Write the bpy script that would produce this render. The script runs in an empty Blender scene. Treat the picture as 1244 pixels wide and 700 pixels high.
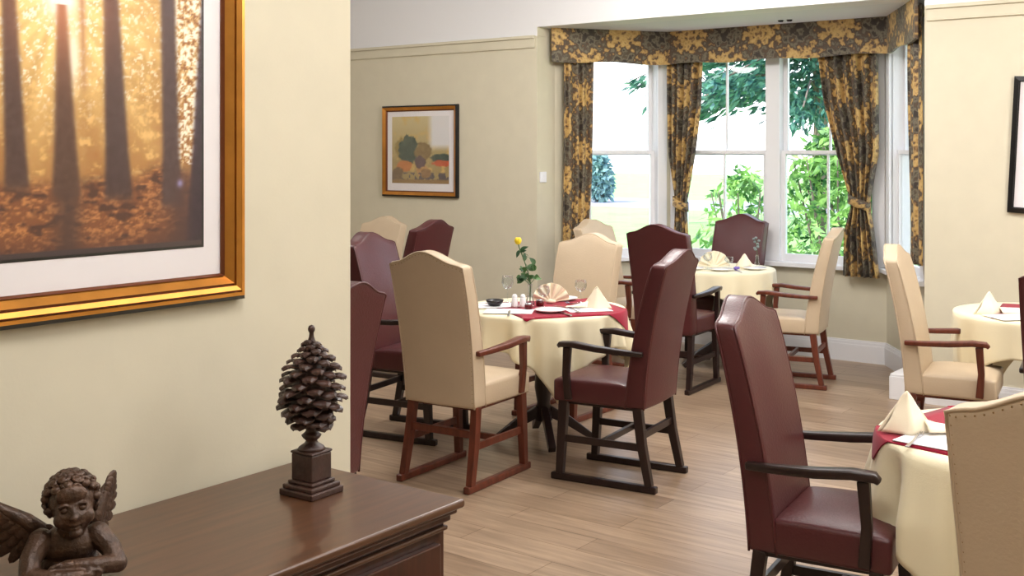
import bpy, bmesh, math, random
from mathutils import Vector, Matrix, noise
import numpy as np
random.seed(7)
PI = math.pi
scene = bpy.context.scene
COL = scene.collection
rad = math.radians

# ------------------------------------------------------------------ materials
def s2l(c):
    return tuple(((v/255)/12.92 if v/255 <= .04045 else ((v/255+.055)/1.055)**2.4) for v in c)
def mat(name, rgb, rough=.6, metal=0, spec=.5, noise_amt=0, noise_scale=8, bump=0, bump_scale=60, sheen=0, coat=0, stretch=None):
    m = bpy.data.materials.new(name); m.use_nodes = True
    nt = m.node_tree; b = nt.nodes['Principled BSDF']
    col = s2l(rgb)
    b.inputs['Base Color'].default_value = (*col, 1)
    b.inputs['Roughness'].default_value = rough
    b.inputs['Metallic'].default_value = metal
    b.inputs['Specular IOR Level'].default_value = spec
    b.inputs['Sheen Weight'].default_value = sheen
    b.inputs['Coat Weight'].default_value = coat
    tc = nt.nodes.new('ShaderNodeTexCoord'); vec = tc.outputs['Object']
    if stretch:
        mp = nt.nodes.new('ShaderNodeMapping'); mp.inputs['Scale'].default_value = stretch
        nt.links.new(vec, mp.inputs['Vector']); vec = mp.outputs['Vector']
    if noise_amt:
        n = nt.nodes.new('ShaderNodeTexNoise'); n.inputs['Scale'].default_value = noise_scale; n.inputs['Detail'].default_value = 5
        nt.links.new(vec, n.inputs['Vector'])
        r = nt.nodes.new('ShaderNodeValToRGB')
        r.color_ramp.elements[0].position = .3; r.color_ramp.elements[1].position = .7
        r.color_ramp.elements[0].color = (*[c*(1-noise_amt) for c in col], 1)
        r.color_ramp.elements[1].color = (*[min(1, c*(1+noise_amt)) for c in col], 1)
        nt.links.new(n.outputs['Fac'], r.inputs['Fac']); nt.links.new(r.outputs['Color'], b.inputs['Base Color'])
    if bump:
        n2 = nt.nodes.new('ShaderNodeTexNoise'); n2.inputs['Scale'].default_value = bump_scale; n2.inputs['Detail'].default_value = 3
        nt.links.new(vec, n2.inputs['Vector'])
        bp = nt.nodes.new('ShaderNodeBump'); bp.inputs['Strength'].default_value = bump; bp.inputs['Distance'].default_value = .004
        nt.links.new(n2.outputs['Fac'], bp.inputs['Height']); nt.links.new(bp.outputs['Normal'], b.inputs['Normal'])
    return m

M = {}
M['wall'] = mat('wall_paint', (212, 205, 183), .75, spec=.25, noise_amt=.02, bump=.05, bump_scale=150)
M['white'] = mat('white_paint', (232, 232, 234), .5, spec=.3)
M['gloss_white'] = mat('gloss_white_paint', (236, 236, 240), .35)
M['bayceil'] = mat('bay_ceiling_paint', (226, 228, 232), .7)
M['maroon'] = mat('maroon_leather', (80, 35, 37), .36, spec=.5, noise_amt=.1, noise_scale=5, bump=.25, bump_scale=120)
M['cream'] = mat('cream_leather', (200, 180, 153), .45, spec=.4, noise_amt=.04, noise_scale=5, bump=.2, bump_scale=120)
M['darkwood'] = mat('dark_wood', (38, 23, 21), .33, noise_amt=.25, noise_scale=10, stretch=(4, 4, .6))
M['redwood'] = mat('red_brown_wood', (98, 46, 30), .38, noise_amt=.3, noise_scale=10, stretch=(4, 4, .6))
M['stud'] = mat('upholstery_stud', (150, 120, 80), .4, metal=.5)
M['cloth'] = mat('cream_tablecloth', (238, 228, 196), .85, spec=.15, sheen=.2, bump=.12, bump_scale=260)
M['napkin'] = mat('cream_napkin', (246, 234, 208), .85, spec=.15, sheen=.2, bump=.1, bump_scale=300)
M['burgundy'] = mat('burgundy_linen', (150, 20, 48), .8, spec=.15, sheen=.15, bump=.1, bump_scale=260)
M['china'] = mat('white_china', (244, 244, 246), .15)
M['paper'] = mat('white_paper', (242, 242, 246), .7)
M['steel'] = mat('polished_steel', (190, 190, 195), .18, metal=1)
M['blackiron'] = mat('dark_glaze', (28, 26, 30), .25)
M['brown'] = mat('sideboard_mahogany', (84, 55, 37), .3, noise_amt=.28, noise_scale=6, stretch=(9, .7, 9), coat=.25)
M['browndark'] = mat('sideboard_panel_wood', (66, 36, 26), .3, noise_amt=.3, noise_scale=6, stretch=(9, 9, .8), coat=.2)
M['bronze'] = mat('bronzed_resin', (76, 54, 40), .42, metal=.25, noise_amt=.4, noise_scale=38, bump=.5, bump_scale=140)
M['carved'] = mat('carved_dark_wood', (62, 40, 33), .42, noise_amt=.4, noise_scale=22, bump=.4, bump_scale=90)
M['gold'] = mat('gold_leaf_moulding', (205, 140, 62), .28, metal=.75, noise_amt=.12, noise_scale=14)
M['copper'] = mat('copper_brown_moulding', (112, 58, 26), .35, metal=.4)
M['black'] = mat('black_lacquer', (16, 14, 14), .3)
M['mount'] = mat('white_mount_board', (238, 234, 236), .8, spec=.1)
M['lawn'] = mat('lawn_grass', (132, 168, 98), .9, noise_amt=.15, noise_scale=1.2)
M['path'] = mat('garden_path', (140, 138, 152), .9, noise_amt=.1, noise_scale=3)
M['bark'] = mat('tree_bark', (110, 98, 90), .9, noise_amt=.2, noise_scale=6)
M['stem'] = mat('green_stem', (60, 96, 46), .5)
M['yellow'] = mat('yellow_petal', (246, 214, 40), .5)
M['silverflower'] = mat('grey_green_sprig', (130, 142, 140), .6)
M['lilac'] = mat('lilac_flower', (120, 100, 180), .6)
M['switch'] = mat('white_plastic', (240, 240, 246), .3)
M['lace'] = mat('tan_lining', (190, 168, 120), .8)
M['wine'] = mat('dark_red_preserve', (92, 14, 22), .15)

def leafmat(name, c1, c2, trans=.35):
    m = bpy.data.materials.new(name); m.use_nodes = True; nt = m.node_tree; nt.nodes.clear()
    out = nt.nodes.new('ShaderNodeOutputMaterial'); mx = nt.nodes.new('ShaderNodeMixShader'); mx.inputs[0].default_value = trans
    d = nt.nodes.new('ShaderNodeBsdfPrincipled'); d.inputs['Roughness'].default_value = .5
    t = nt.nodes.new('ShaderNodeBsdfTranslucent')
    n = nt.nodes.new('ShaderNodeTexNoise'); n.inputs['Scale'].default_value = 5; n.inputs['Detail'].default_value = 3
    tc = nt.nodes.new('ShaderNodeTexCoord'); nt.links.new(tc.outputs['Object'], n.inputs['Vector'])
    r = nt.nodes.new('ShaderNodeValToRGB'); r.color_ramp.elements[0].position = .38; r.color_ramp.elements[1].position = .62
    r.color_ramp.elements[0].color = (*s2l(c1), 1); r.color_ramp.elements[1].color = (*s2l(c2), 1)
    nt.links.new(n.outputs['Fac'], r.inputs['Fac'])
    nt.links.new(r.outputs['Color'], d.inputs['Base Color']); nt.links.new(r.outputs['Color'], t.inputs['Color'])
    nt.links.new(d.outputs[0], mx.inputs[1]); nt.links.new(t.outputs[0], mx.inputs[2]); nt.links.new(mx.outputs[0], out.inputs[0])
    return m
M['leaf'] = leafmat('shrub_leaves', (40, 96, 50), (160, 206, 110))
M['conifer'] = leafmat('conifer_needles', (24, 74, 72), (86, 138, 112), .2)
M['leafdark'] = leafmat('rose_leaves', (34, 70, 38), (92, 132, 70), .2)
M['bluetree'] = leafmat('distant_leaves', (92, 130, 140), (130, 168, 160), .2)

def glassmat(name, fac, tint=(1, 1, 1), rough=.02):
    m = bpy.data.materials.new(name); m.use_nodes = True; nt = m.node_tree; nt.nodes.clear()
    out = nt.nodes.new('ShaderNodeOutputMaterial'); mx = nt.nodes.new('ShaderNodeMixShader')
    t = nt.nodes.new('ShaderNodeBsdfTransparent'); t.inputs[0].default_value = (*tint, 1)
    g = nt.nodes.new('ShaderNodeBsdfGlossy'); g.inputs['Roughness'].default_value = rough
    lw = nt.nodes.new('ShaderNodeLayerWeight'); lw.inputs[0].default_value = .35
    mul = nt.nodes.new('ShaderNodeMath'); mul.operation = 'MULTIPLY'; mul.inputs[1].default_value = fac
    nt.links.new(lw.outputs['Fresnel'], mul.inputs[0]); nt.links.new(mul.outputs[0], mx.inputs[0])
    nt.links.new(t.outputs[0], mx.inputs[1]); nt.links.new(g.outputs[0], mx.inputs[2]); nt.links.new(mx.outputs[0], out.inputs[0])
    return m
M['pane'] = glassmat('window_glass', .5)
M['glass'] = glassmat('drinking_glass', .3, (.95, .97, .98), .08)
M['picglass'] = glassmat('picture_glass', .12)

def floor_mat():
    m = bpy.data.materials.new('oak_laminate'); m.use_nodes = True; nt = m.node_tree; b = nt.nodes['Principled BSDF']
    tc = nt.nodes.new('ShaderNodeTexCoord')
    br = nt.nodes.new('ShaderNodeTexBrick')
    br.offset = .37; br.offset_frequency = 2
    for k, v in (('Scale', 1), ('Mortar Size', .0018), ('Mortar Smooth', .2), ('Bias', 0), ('Brick Width', 1.25), ('Row Height', .165)):
        br.inputs[k].default_value = v
    br.inputs['Color1'].default_value = (*s2l((172, 149, 126)), 1)
    br.inputs['Color2'].default_value = (*s2l((149, 126, 104)), 1)
    br.inputs['Mortar'].default_value = (*s2l((112, 86, 64)), 1)
    nt.links.new(tc.outputs['Object'], br.inputs['Vector'])
    mp = nt.nodes.new('ShaderNodeMapping'); mp.inputs['Scale'].default_value = (1.6, 20, 1)
    nt.links.new(tc.outputs['Object'], mp.inputs['Vector'])
    n = nt.nodes.new('ShaderNodeTexNoise'); n.inputs['Scale'].default_value = 1.6; n.inputs['Detail'].default_value = 6; n.inputs['Distortion'].default_value = .6
    nt.links.new(mp.outputs[0], n.inputs['Vector'])
    r = nt.nodes.new('ShaderNodeValToRGB'); r.color_ramp.elements[0].position = .32; r.color_ramp.elements[1].position = .66
    r.color_ramp.elements[0].color = (.72, .69, .66, 1); r.color_ramp.elements[1].color = (1.1, 1.08, 1.06, 1)
    nt.links.new(n.outputs['Fac'], r.inputs['Fac'])
    mx = nt.nodes.new('ShaderNodeMix'); mx.data_type = 'RGBA'; mx.blend_type = 'MULTIPLY'; mx.inputs[0].default_value = 1
    nt.links.new(br.outputs['Color'], mx.inputs[6]); nt.links.new(r.outputs['Color'], mx.inputs[7])
    nt.links.new(mx.outputs[2], b.inputs['Base Color'])
    b.inputs['Roughness'].default_value = .34; b.inputs['Specular IOR Level'].default_value = .5
    return m
M['floor'] = floor_mat()

def damask_mat():
    m = bpy.data.materials.new('damask_curtain_fabric'); m.use_nodes = True; nt = m.node_tree; b = nt.nodes['Principled BSDF']
    b.inputs['Roughness'].default_value = .6; b.inputs['Sheen Weight'].default_value = .15
    L = nt.links.new
    uv = nt.nodes.new('ShaderNodeUVMap')
    nz = nt.nodes.new('ShaderNodeTexNoise'); nz.inputs['Scale'].default_value = 14; nz.inputs['Detail'].default_value = 3
    L(uv.outputs[0], nz.inputs['Vector'])
    sub = nt.nodes.new('ShaderNodeVectorMath'); sub.operation = 'SUBTRACT'; sub.inputs[1].default_value = (.5, .5, .5); L(nz.outputs['Color'], sub.inputs[0])
    scl = nt.nodes.new('ShaderNodeVectorMath'); scl.operation = 'SCALE'; scl.inputs['Scale'].default_value = .10; L(sub.outputs[0], scl.inputs[0])
    add = nt.nodes.new('ShaderNodeVectorMath'); add.operation = 'ADD'; L(uv.outputs[0], add.inputs[0]); L(scl.outputs[0], add.inputs[1])
    sp = nt.nodes.new('ShaderNodeSeparateXYZ'); L(add.outputs[0], sp.inputs[0])
    def mth(op, a, bb=None):
        n = nt.nodes.new('ShaderNodeMath'); n.operation = op
        for i, x in enumerate((a, bb)):
            if x is None: continue
            if isinstance(x, (int, float)): n.inputs[i].default_value = x
            else: L(x, n.inputs[i])
        return n.outputs[0]
    cx = mth('COSINE', mth('MULTIPLY', sp.outputs[0], 2*PI/.62)); cy = mth('COSINE', mth('MULTIPLY', sp.outputs[1], 2*PI/.46))
    ogee = mth('MULTIPLY', cx, cy)
    f1 = mth('COSINE', mth('MULTIPLY', sp.outputs[0], 2*PI/.115)); f2 = mth('COSINE', mth('MULTIPLY', sp.outputs[1], 2*PI/.095))
    fine = mth('MULTIPLY', mth('MULTIPLY', f1, f2), .45)
    n2 = nt.nodes.new('ShaderNodeTexNoise'); n2.inputs['Scale'].default_value = 34; n2.inputs['Detail'].default_value = 4; L(uv.outputs[0], n2.inputs['Vector'])
    det = mth('MULTIPLY', mth('SUBTRACT', n2.outputs['Fac'], .5), 1.9)
    tot = mth('ADD', mth('ADD', mth('MULTIPLY', ogee, .85), fine), det)
    fac = mth('ADD', mth('MULTIPLY', tot, .32), .5)
    r = nt.nodes.new('ShaderNodeValToRGB'); cr = r.color_ramp
    stops = [(0, (42, 34, 28)), (.24, (58, 46, 36)), (.34, (118, 110, 90)), (.44, (78, 66, 50)), (.54, (88, 64, 46)), (.61, (176, 140, 80)), (.75, (204, 170, 106)), (.9, (116, 84, 52))]
    cr.elements[0].position = 0; cr.elements[0].color = (*s2l(stops[0][1]), 1)
    cr.elements[1].position = .9; cr.elements[1].color = (*s2l(stops[-1][1]), 1)
    for p, c in stops[1:-1]:
        e = cr.elements.new(p); e.color = (*s2l(c), 1)
    L(fac, r.inputs['Fac']); L(r.outputs['Color'], b.inputs['Base Color'])
    return m
M['damask'] = damask_mat()

def attr_mat(name, rough=.5):
    m = bpy.data.materials.new(name); m.use_nodes = True; nt = m.node_tree; b = nt.nodes['Principled BSDF']
    a = nt.nodes.new('ShaderNodeVertexColor'); a.layer_name = 'ink'
    nt.links.new(a.outputs['Color'], b.inputs['Base Color']); b.inputs['Roughness'].default_value = rough
    return m
M['print'] = attr_mat('printed_picture', .45)

# ------------------------------------------------------------------ mesh helpers
class MB:
    def __init__(s): s.v = []; s.f = []; s.mi = []; s.uv = None
    def add(s, vs, fs, mi=0):
        o = len(s.v); s.v += [tuple(p) for p in vs]; s.f += [tuple(i+o for i in f) for f in fs]; s.mi += [mi]*len(fs); return s
    def box(s, c, d, mi=0, rot=None):
        x, y, z = d[0]/2, d[1]/2, d[2]/2
        vs = [Vector((a*x, b*y, e*z)) for a in (-1, 1) for b in (-1, 1) for e in (-1, 1)]
        if rot is not None: vs = [rot @ p for p in vs]
        vs = [p+Vector(c) for p in vs]
        return s.add(vs, [(0, 1, 3, 2), (4, 6, 7, 5), (0, 4, 5, 1), (2, 3, 7, 6), (0, 2, 6, 4), (1, 5, 7, 3)], mi)
    def bb(s, a, b, mi=0):
        return s.box([(a[i]+b[i])/2 for i in range(3)], [abs(b[i]-a[i]) for i in range(3)], mi)
    def beam(s, pts, w, t, mi=0, ref=(1, 0, 0)):
        """bar of rectangular section along pts; w along ref, t across; w,t may be lists"""
        n = len(pts); P = [Vector(p) for p in pts]; ref = Vector(ref).normalized()
        W = w if isinstance(w, (list, tuple)) else [w]*n; T = t if isinstance(t, (list, tuple)) else [t]*n
        vs = []
        for i in range(n):
            d = (P[min(i+1, n-1)]-P[max(i-1, 0)]).normalized()
            u = (ref-d*ref.dot(d)).normalized(); q = d.cross(u)
            for a, b in ((-1, -1), (1, -1), (1, 1), (-1, 1)): vs.append(P[i]+u*a*W[i]/2+q*b*T[i]/2)
        fs = [(3, 2, 1, 0), tuple(range(4*(n-1), 4*n))]
        for i in range(n-1):
            for k in range(4): fs.append((4*i+k, 4*i+(k+1) % 4, 4*i+4+(k+1) % 4, 4*i+4+k))
        return s.add(vs, fs, mi)
    def tube(s, pts, r, seg=8, mi=0, cap=True):
        n = len(pts); P = [Vector(p) for p in pts]; R = r if isinstance(r, (list, tuple)) else [r]*n
        vs = []; up = Vector((.3, .2, 1)).normalized()
        for i in range(n):
            d = (P[min(i+1, n-1)]-P[max(i-1, 0)]).normalized()
            u = d.cross(up)
            if u.length < .05: u = d.cross(Vector((1, 0, 0)))
            u.normalize(); q = d.cross(u)
            for k in range(seg):
                a = 2*PI*k/seg; vs.append(P[i]+(u*math.cos(a)+q*math.sin(a))*R[i])
        fs = []
        if cap: fs += [tuple(range(seg)), tuple(range(seg*(n-1), seg*n))[::-1]]
        for i in range(n-1):
            for k in range(seg): fs.append((seg*i+k, seg*i+seg+k, seg*i+seg+(k+1) % seg, seg*i+(k+1) % seg))
        return s.add(vs, fs, mi)
    def lathe(s, prof, c=(0, 0, 0), seg=24, mi=0, closed=False):
        vs = []; n = len(prof)
        for r, z in prof:
            for k in range(seg):
                a = 2*PI*k/seg; vs.append((c[0]+r*math.cos(a), c[1]+r*math.sin(a), c[2]+z))
        fs = []
        for i in range(n-1):
            for k in range(seg): fs.append((seg*i+k, seg*i+(k+1) % seg, seg*i+seg+(k+1) % seg, seg*i+seg+k))
        if closed:
            fs.append(tuple(range(seg))[::-1]); fs.append(tuple(range(seg*(n-1), seg*n)))
        return s.add(vs, fs, mi)
    def ell(s, c, r, seg=16, rings=10, rot=None, mi=0):
        vs = []; fs = []
        vs.append(Vector((0, 0, r[2])))
        for i in range(1, rings):
            t = PI*i/rings
            for k in range(seg):
                a = 2*PI*k/seg; vs.append(Vector((r[0]*math.sin(t)*math.cos(a), r[1]*math.sin(t)*math.sin(a), r[2]*math.cos(t))))
        vs.append(Vector((0, 0, -r[2])))
        for k in range(seg): fs.append((0, 1+k, 1+(k+1) % seg))
        for i in range(rings-2):
            for k in range(seg): fs.append((1+i*seg+k, 1+(i+1)*seg+k, 1+(i+1)*seg+(k+1) % seg, 1+i*seg+(k+1) % seg))
        b = 1+(rings-2)*seg
        for k in range(seg): fs.append((b+k, len(vs)-1, b+(k+1) % seg))
        if rot is not None: vs = [rot @ p for p in vs]
        return s.add([p+Vector(c) for p in vs], fs, mi)
    def grid(s, fn, nu, nv, mi=0):
        vs = [fn(i/nu, j/nv) for j in range(nv+1) for i in range(nu+1)]
        fs = [(j*(nu+1)+i, j*(nu+1)+i+1, (j+1)*(nu+1)+i+1, (j+1)*(nu+1)+i) for j in range(nv) for i in range(nu)]
        return s.add(vs, fs, mi)
    def build(s, name, mats, parent=None, bevel=0, smooth=False, uvs=None, seg=2, solid=0, fix=True):
        me = bpy.data.meshes.new(name); me.from_pydata(s.v, [], s.f)
        for m in (mats if isinstance(mats, (list, tuple)) else [mats]): me.materials.append(m)
        if len(me.materials) > 1: me.polygons.foreach_set('material_index', s.mi)
        if uvs:
            l = me.uv_layers.new(name='UVMap')
            for lp in me.loops: l.data[lp.index].uv = uvs[lp.vertex_index]
        if fix:
            bm = bmesh.new(); bm.from_mesh(me); bmesh.ops.recalc_face_normals(bm, faces=bm.faces); bm.to_mesh(me); bm.free()
        if smooth: me.polygons.foreach_set('use_smooth', [True]*len(me.polygons))
        me.update()
        o = bpy.data.objects.new(name, me); COL.objects.link(o)
        if parent is not None: o.parent = parent
        if solid:
            md = o.modifiers.new('thickness', 'SOLIDIFY'); md.thickness = solid; md.offset = 0
        if bevel:
            md = o.modifiers.new('edge', 'BEVEL'); md.width = bevel; md.segments = seg; md.limit_method = 'ANGLE'; md.angle_limit = rad(40)
            if smooth: md.harden_normals = False
        return o

def tag(o, label, cat, group=None):
    o['label'] = label; o['category'] = cat
    if group: o['group'] = group
    return o
def thing(name, label, cat, loc=(0, 0, 0), rz=0, group=None):
    o = bpy.data.objects.new(name, None); COL.objects.link(o); o.location = loc; o.rotation_euler = (0, 0, rz); o.empty_display_size = .1
    return tag(o, label, cat, group)
def struct(o): o['kind'] = 'structure'; return o
def dup(root, loc=None, rz=None, label=None, group=None):
    def cp(o, par):
        c = o.copy(); COL.objects.link(c); c.parent = par
        for ch in list(o.children): cp(ch, c)
        return c
    r = cp(root, None)
    if loc is not None: r.location = loc
    if rz is not None: r.rotation_euler = (0, 0, rz)
    if label: r['label'] = label
    if group: r['group'] = group
    return r

# ------------------------------------------------------------------ room
BY = 7.35            # back wall plane
CEIL = 3.1
NW = -2.07           # face of the near wall
RX = 2.4; LX = -8.2; FY = -2.6
RAILZ = 2.53
# floor
def floor_poly():
    mb = MB(); z0, z1 = -.06, 0
    mb.bb((LX, FY, z0), (RX, BY, z1))
    pts = [(-5.21, BY), (-5.21, 7.6), (-4.62, 8.5), (-2.80, 8.5), (-2.18, 7.6), (-2.18, BY)]
    n = len(pts)
    vs = [(x, y, z) for z in (z0, z1) for x, y in pts]
    fs = [tuple(range(n))[::-1], tuple(range(n, 2*n))]+[(i, (i+1) % n, n+(i+1) % n, n+i) for i in range(n)]
    mb.add(vs, fs); return mb
struct(floor_poly().build('floor', M['floor']))
c = MB().bb((LX-.1, FY-.1, CEIL), (RX+.1, BY+.15, CEIL+.08)).build('ceiling', M['white']); struct(c)
def bay_prism(z0, z1, mb, mi=0):
    pts = [(-5.21, 7.6), (-4.62, 8.5), (-2.80, 8.5), (-2.18, 7.6)]
    n = len(pts); vs = [(x, y, z) for z in (z0, z1) for x, y in pts]
    mb.add(vs, [tuple(range(n))[::-1], tuple(range(n, 2*n))]+[(i, (i+1) % n, n+(i+1) % n, n+i) for i in range(n)], mi); return mb
struct(bay_prism(2.6, 2.68, MB()).build('ceiling', M['bayceil']))
# back wall: beige below the rail, white frieze above, opening for the bay
wb = MB()
T = .25
wb.bb((LX, BY, 0), (-5.21, BY+T, RAILZ), 0); wb.bb((LX, BY, RAILZ), (-5.21, BY+T, CEIL), 1)
wb.bb((-2.18, BY, 0), (RX, BY+T, RAILZ), 0); wb.bb((-2.18, BY, RAILZ), (RX, BY+T, CEIL), 1)
wb.bb((-5.21, BY, 2.6), (-2.18, BY+T, CEIL), 1)
wb.bb((-5.212, BY+.002, RAILZ), (-5.205, BY+T, 2.6), 0)
struct(wb.build('wall_back', [M['wall'], M['white']]))
def rail(name, x0, x1):
    m = MB(); m.bb((x0, BY-.012, RAILZ-.085), (x1, BY, RAILZ-.02)); m.bb((x0, BY-.03, RAILZ-.02), (x1, BY, RAILZ+.004)); m.bb((x0, BY-.018, RAILZ-.095), (x1, BY, RAILZ-.085))
    struct(m.build(name, M['wall'], bevel=.003))
rail('trim_1', LX, -5.225); rail('trim_2', -2.165, RX)
# near wall carrying the forest picture
struct(MB().bb((NW-.16, FY, 0), (NW, 2.09, CEIL)).build('wall_near', M['wall'], bevel=.004))
m = MB().bb((LX-.1, FY, 0), (LX, BY+T, RAILZ), 0).bb((LX-.1, FY, RAILZ), (LX, BY+T, CEIL), 1); struct(m.build('wall_left', [M['wall'], M['white']]))
m = MB().bb((RX, FY, 0), (RX+.1, BY+T, RAILZ), 0).bb((RX, FY, RAILZ), (RX+.1, BY+T, CEIL), 1); struct(m.build('wall_right', [M['wall'], M['white']]))
struct(MB().bb((LX, FY-.1, 0), (RX, FY, CEIL)).build('wall_front', M['wall']))
# skirting
def skirt(mb, p0, p1, off, h=.165, t=.02):
    a = Vector((p0[0], p0[1], 0)); b = Vector((p1[0], p1[1], 0)); d = (b-a); L = d.length; d.normalize(); n = Vector((-d.y, d.x, 0))*off
    for z0, z1, tt in ((0, h-.035, t), (h-.035, h-.012, t*.75), (h-.012, h, t*.45)):
        vs = [a+n*0, b+n*0, b+n*tt, a+n*tt]
        mb.add([v+Vector((0, 0, z)) for z in (z0, z1) for v in vs], [(3, 2, 1, 0), (4, 5, 6, 7), (0, 1, 5, 4), (1, 2, 6, 5), (2, 3, 7, 6), (3, 0, 4, 7)])
m = MB(); skirt(m, (LX, BY), (-5.23, BY), -1); skirt(m, (-2.16, BY), (RX, BY), -1)
struct(m.build('baseboard_back', M['gloss_white']))
m = MB(); skirt(m, (-5.21, 7.60), (-4.62, 8.5), -1); skirt(m, (-4.62, 8.5), (-2.80, 8.5), -1); skirt(m, (-2.80, 8.5), (-2.18, 7.6), -1)
struct(m.build('baseboard_bay', M['gloss_white']))
struct(MB().bb((-2.40, BY-.02, 0), (-2.16, BY+.30, .15)).bb((-2.395, BY-.015, .15), (-2.16, BY+.295, .165)).build('trim_3', M['gloss_white'], bevel=.004))

# bay walls with window openings
SILL, HEAD = .73, 2.46
def seg_frame(p0, p1):
    a = Vector((*p0, 0)); b = Vector((*p1, 0)); d = (b-a); L = d.length; d.normalize(); n = Vector((-d.y, d.x, 0))
    return a, d, n, L     # n points outwards (away from the room) for left-to-right order
def lb(mb, fr, s0, s1, o0, o1, z0, z1, mi=0):
    a, d, n, L = fr
    q = [a+d*s0+n*o0, a+d*s1+n*o0, a+d*s1+n*o1, a+d*s0+n*o1]
    mb.add([v+Vector((0, 0, z)) for z in (z0, z1) for v in q], [(3, 2, 1, 0), (4, 5, 6, 7), (0, 1, 5, 4), (1, 2, 6, 5), (2, 3, 7, 6), (3, 0, 4, 7)], mi)
def bay_wall(name, wname, p0, p1, s0, s1, nsash):
    fr = seg_frame(p0, p1); L = fr[3]; W = .16
    mb = MB()
    lb(mb, fr, 0, s0, 0, W, 0, 2.68); lb(mb, fr, s1, L, 0, W, 0, 2.68); lb(mb, fr, s0, s1, 0, W, 0, SILL-.03); lb(mb, fr, s0, s1, 0, W, HEAD, 2.68)
    struct(mb.build(name, M['wall']))
    win = MB()   # box frame and mullions
    lb(win, fr, s0-.05, s0+.035, -.015, .02, SILL-.03, HEAD+.05); lb(win, fr, s1-.035, s1+.05, -.015, .02, SILL-.03, HEAD+.05)
    lb(win, fr, s0-.05, s1+.05, -.015, .02, HEAD-.02, HEAD+.05)
    lb(win, fr, s0, s0+.035, .0, .14, SILL, HEAD); lb(win, fr, s1-.035, s1, .0, .14, SILL, HEAD); lb(win, fr, s0, s1, 0, .14, HEAD-.03, HEAD)
    root = win.build(wname, M['gloss_white'], bevel=.003); struct(root)
    sl = MB(); lb(sl, fr, s0-.07, s1+.07, -.06, .14, SILL-.035, SILL)
    sl.build('window_sill', M['gloss_white'], root, bevel=.004)
    mull = MB(); mullw = .12; panes = []
    for k in range(nsash):
        a = s0+.035+(s1-s0-.07)*k/nsash; b = s0+.035+(s1-s0-.07)*(k+1)/nsash
        if k > 0: a += mullw/2
        if k < nsash-1: b -= mullw/2; lb(mull, fr, b, b+mullw, .01, .14, SILL, HEAD-.03)
        panes.append((a, b))
    if nsash > 1: mull.build('mullion', M['gloss_white'], root, bevel=.004)
    for a, b in panes:
        for up in (0, 1):
            z0, z1 = (SILL, 1.615) if not up else (1.575, HEAD-.03); o0 = .05 if not up else .095
            sh = MB(); st = .034
            lb(sh, fr, a, a+st, o0, o0+.035, z0, z1); lb(sh, fr, b-st, b, o0, o0+.035, z0, z1)
            lb(sh, fr, a+st, b-st, o0, o0+.035, z0, z0+(.06 if not up else .028)); lb(sh, fr, a+st, b-st, o0, o0+.035, z1-(.028 if not up else .04), z1)
            if nsash > 1: lb(sh, fr, (a+b)/2-.007, (a+b)/2+.007, o0+.004, o0+.03, z0, z1)
            sash = sh.build('sash', M['gloss_white'], root)
            g = MB(); lb(g, fr, a+st, b-st, o0+.014, o0+.019, z0+.02, z1-.02); g.build('pane', M['pane'], sash)
    return root
bay_wall('wall_bay_left', 'window_1', (-5.21, 7.6), (-4.62, 8.5), .28, .97, 1)
bay_wall('wall_bay', 'window_2', (-4.62, 8.5), (-2.80, 8.5), .04, 1.76, 2)
bay_wall('wall_bay_right', 'window_3', (-2.80, 8.5), (-2.18, 7.6), .07, .84, 1)

# ------------------------------------------------------------------ curtains
def curtain(name, label, path, zt, zb, lo, hi, folds, amp=.028, depthf=None, tie=None):
    """path: (p0,p1) hanging line; lo(z),hi(z): extent along the line in metres"""
    a = Vector((*path[0], 0)); b = Vector((*path[1], 0)); d = (b-a).normalized(); n = Vector((-d.y, d.x, 0))
    nu, nv = folds*10, 46; vs = []; uvs = []
    W0 = (hi(zt)-lo(zt))*1.9
    for j in range(nv+1):
        z = zt+(zb-zt)*j/nv
        for i in range(nu+1):
            u = i/nu; s = lo(z)+(hi(z)-lo(z))*(u+.006*math.sin(u*37+z*5))
            w = (hi(z)-lo(z))/(hi(zt)-lo(zt))
            am = amp*(1.0+.5*(1-w))*(.8+.35*math.sin(i*.31+1.7))
            off = am*math.sin(2*PI*folds*u+.5*math.sin(z*2.2+u*5))
            p = a+d*s+n*off
            vs.append((p.x, p.y, z)); uvs.append((u*W0, z))
    fs = [(j*(nu+1)+i, j*(nu+1)+i+1, (j+1)*(nu+1)+i+1, (j+1)*(nu+1)+i) for j in range(nv) for i in range(nu)]
    mb = MB(); mb.add(vs, fs)
    root = thing(name, label, 'curtain', (a.x, a.y, 0), 0)
    o = mb.build('drape', M['damask'], None, smooth=True, uvs=uvs, solid=.006, fix=False)
    o.parent = root; o.matrix_parent_inverse = Matrix.Translation((-a.x, -a.y, 0))
    if tie:
        zt_, hgt = tie
        tb = MB(); N = 32; s0, s1 = lo(zt_)-.012, hi(zt_)+.012; vs = []; uv = []
        for j in range(3):
            for k in range(N):
                t = 2*PI*k/N; s = (s0+s1)/2+(s1-s0)/2*math.cos(t); off = .062*math.sin(t)
                z = zt_+(j-1)*hgt/2+(-.03*math.cos(t))
                p = a+d*s+n*off; vs.append((p.x, p.y, z)); uv.append((k/N*.5, z*1.3+.1))
        fs = [(j*N+k, j*N+(k+1) % N, (j+1)*N+(k+1) % N, (j+1)*N+k) for j in range(2) for k in range(N)]
        tb.add(vs, fs); t_ = tb.build('tie_back', M['damask'], None, smooth=True, uvs=uv, solid=.008, fix=False)
        t_.parent = root; t_.matrix_parent_inverse = Matrix.Translation((-a.x, -a.y, 0))
    return root
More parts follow.
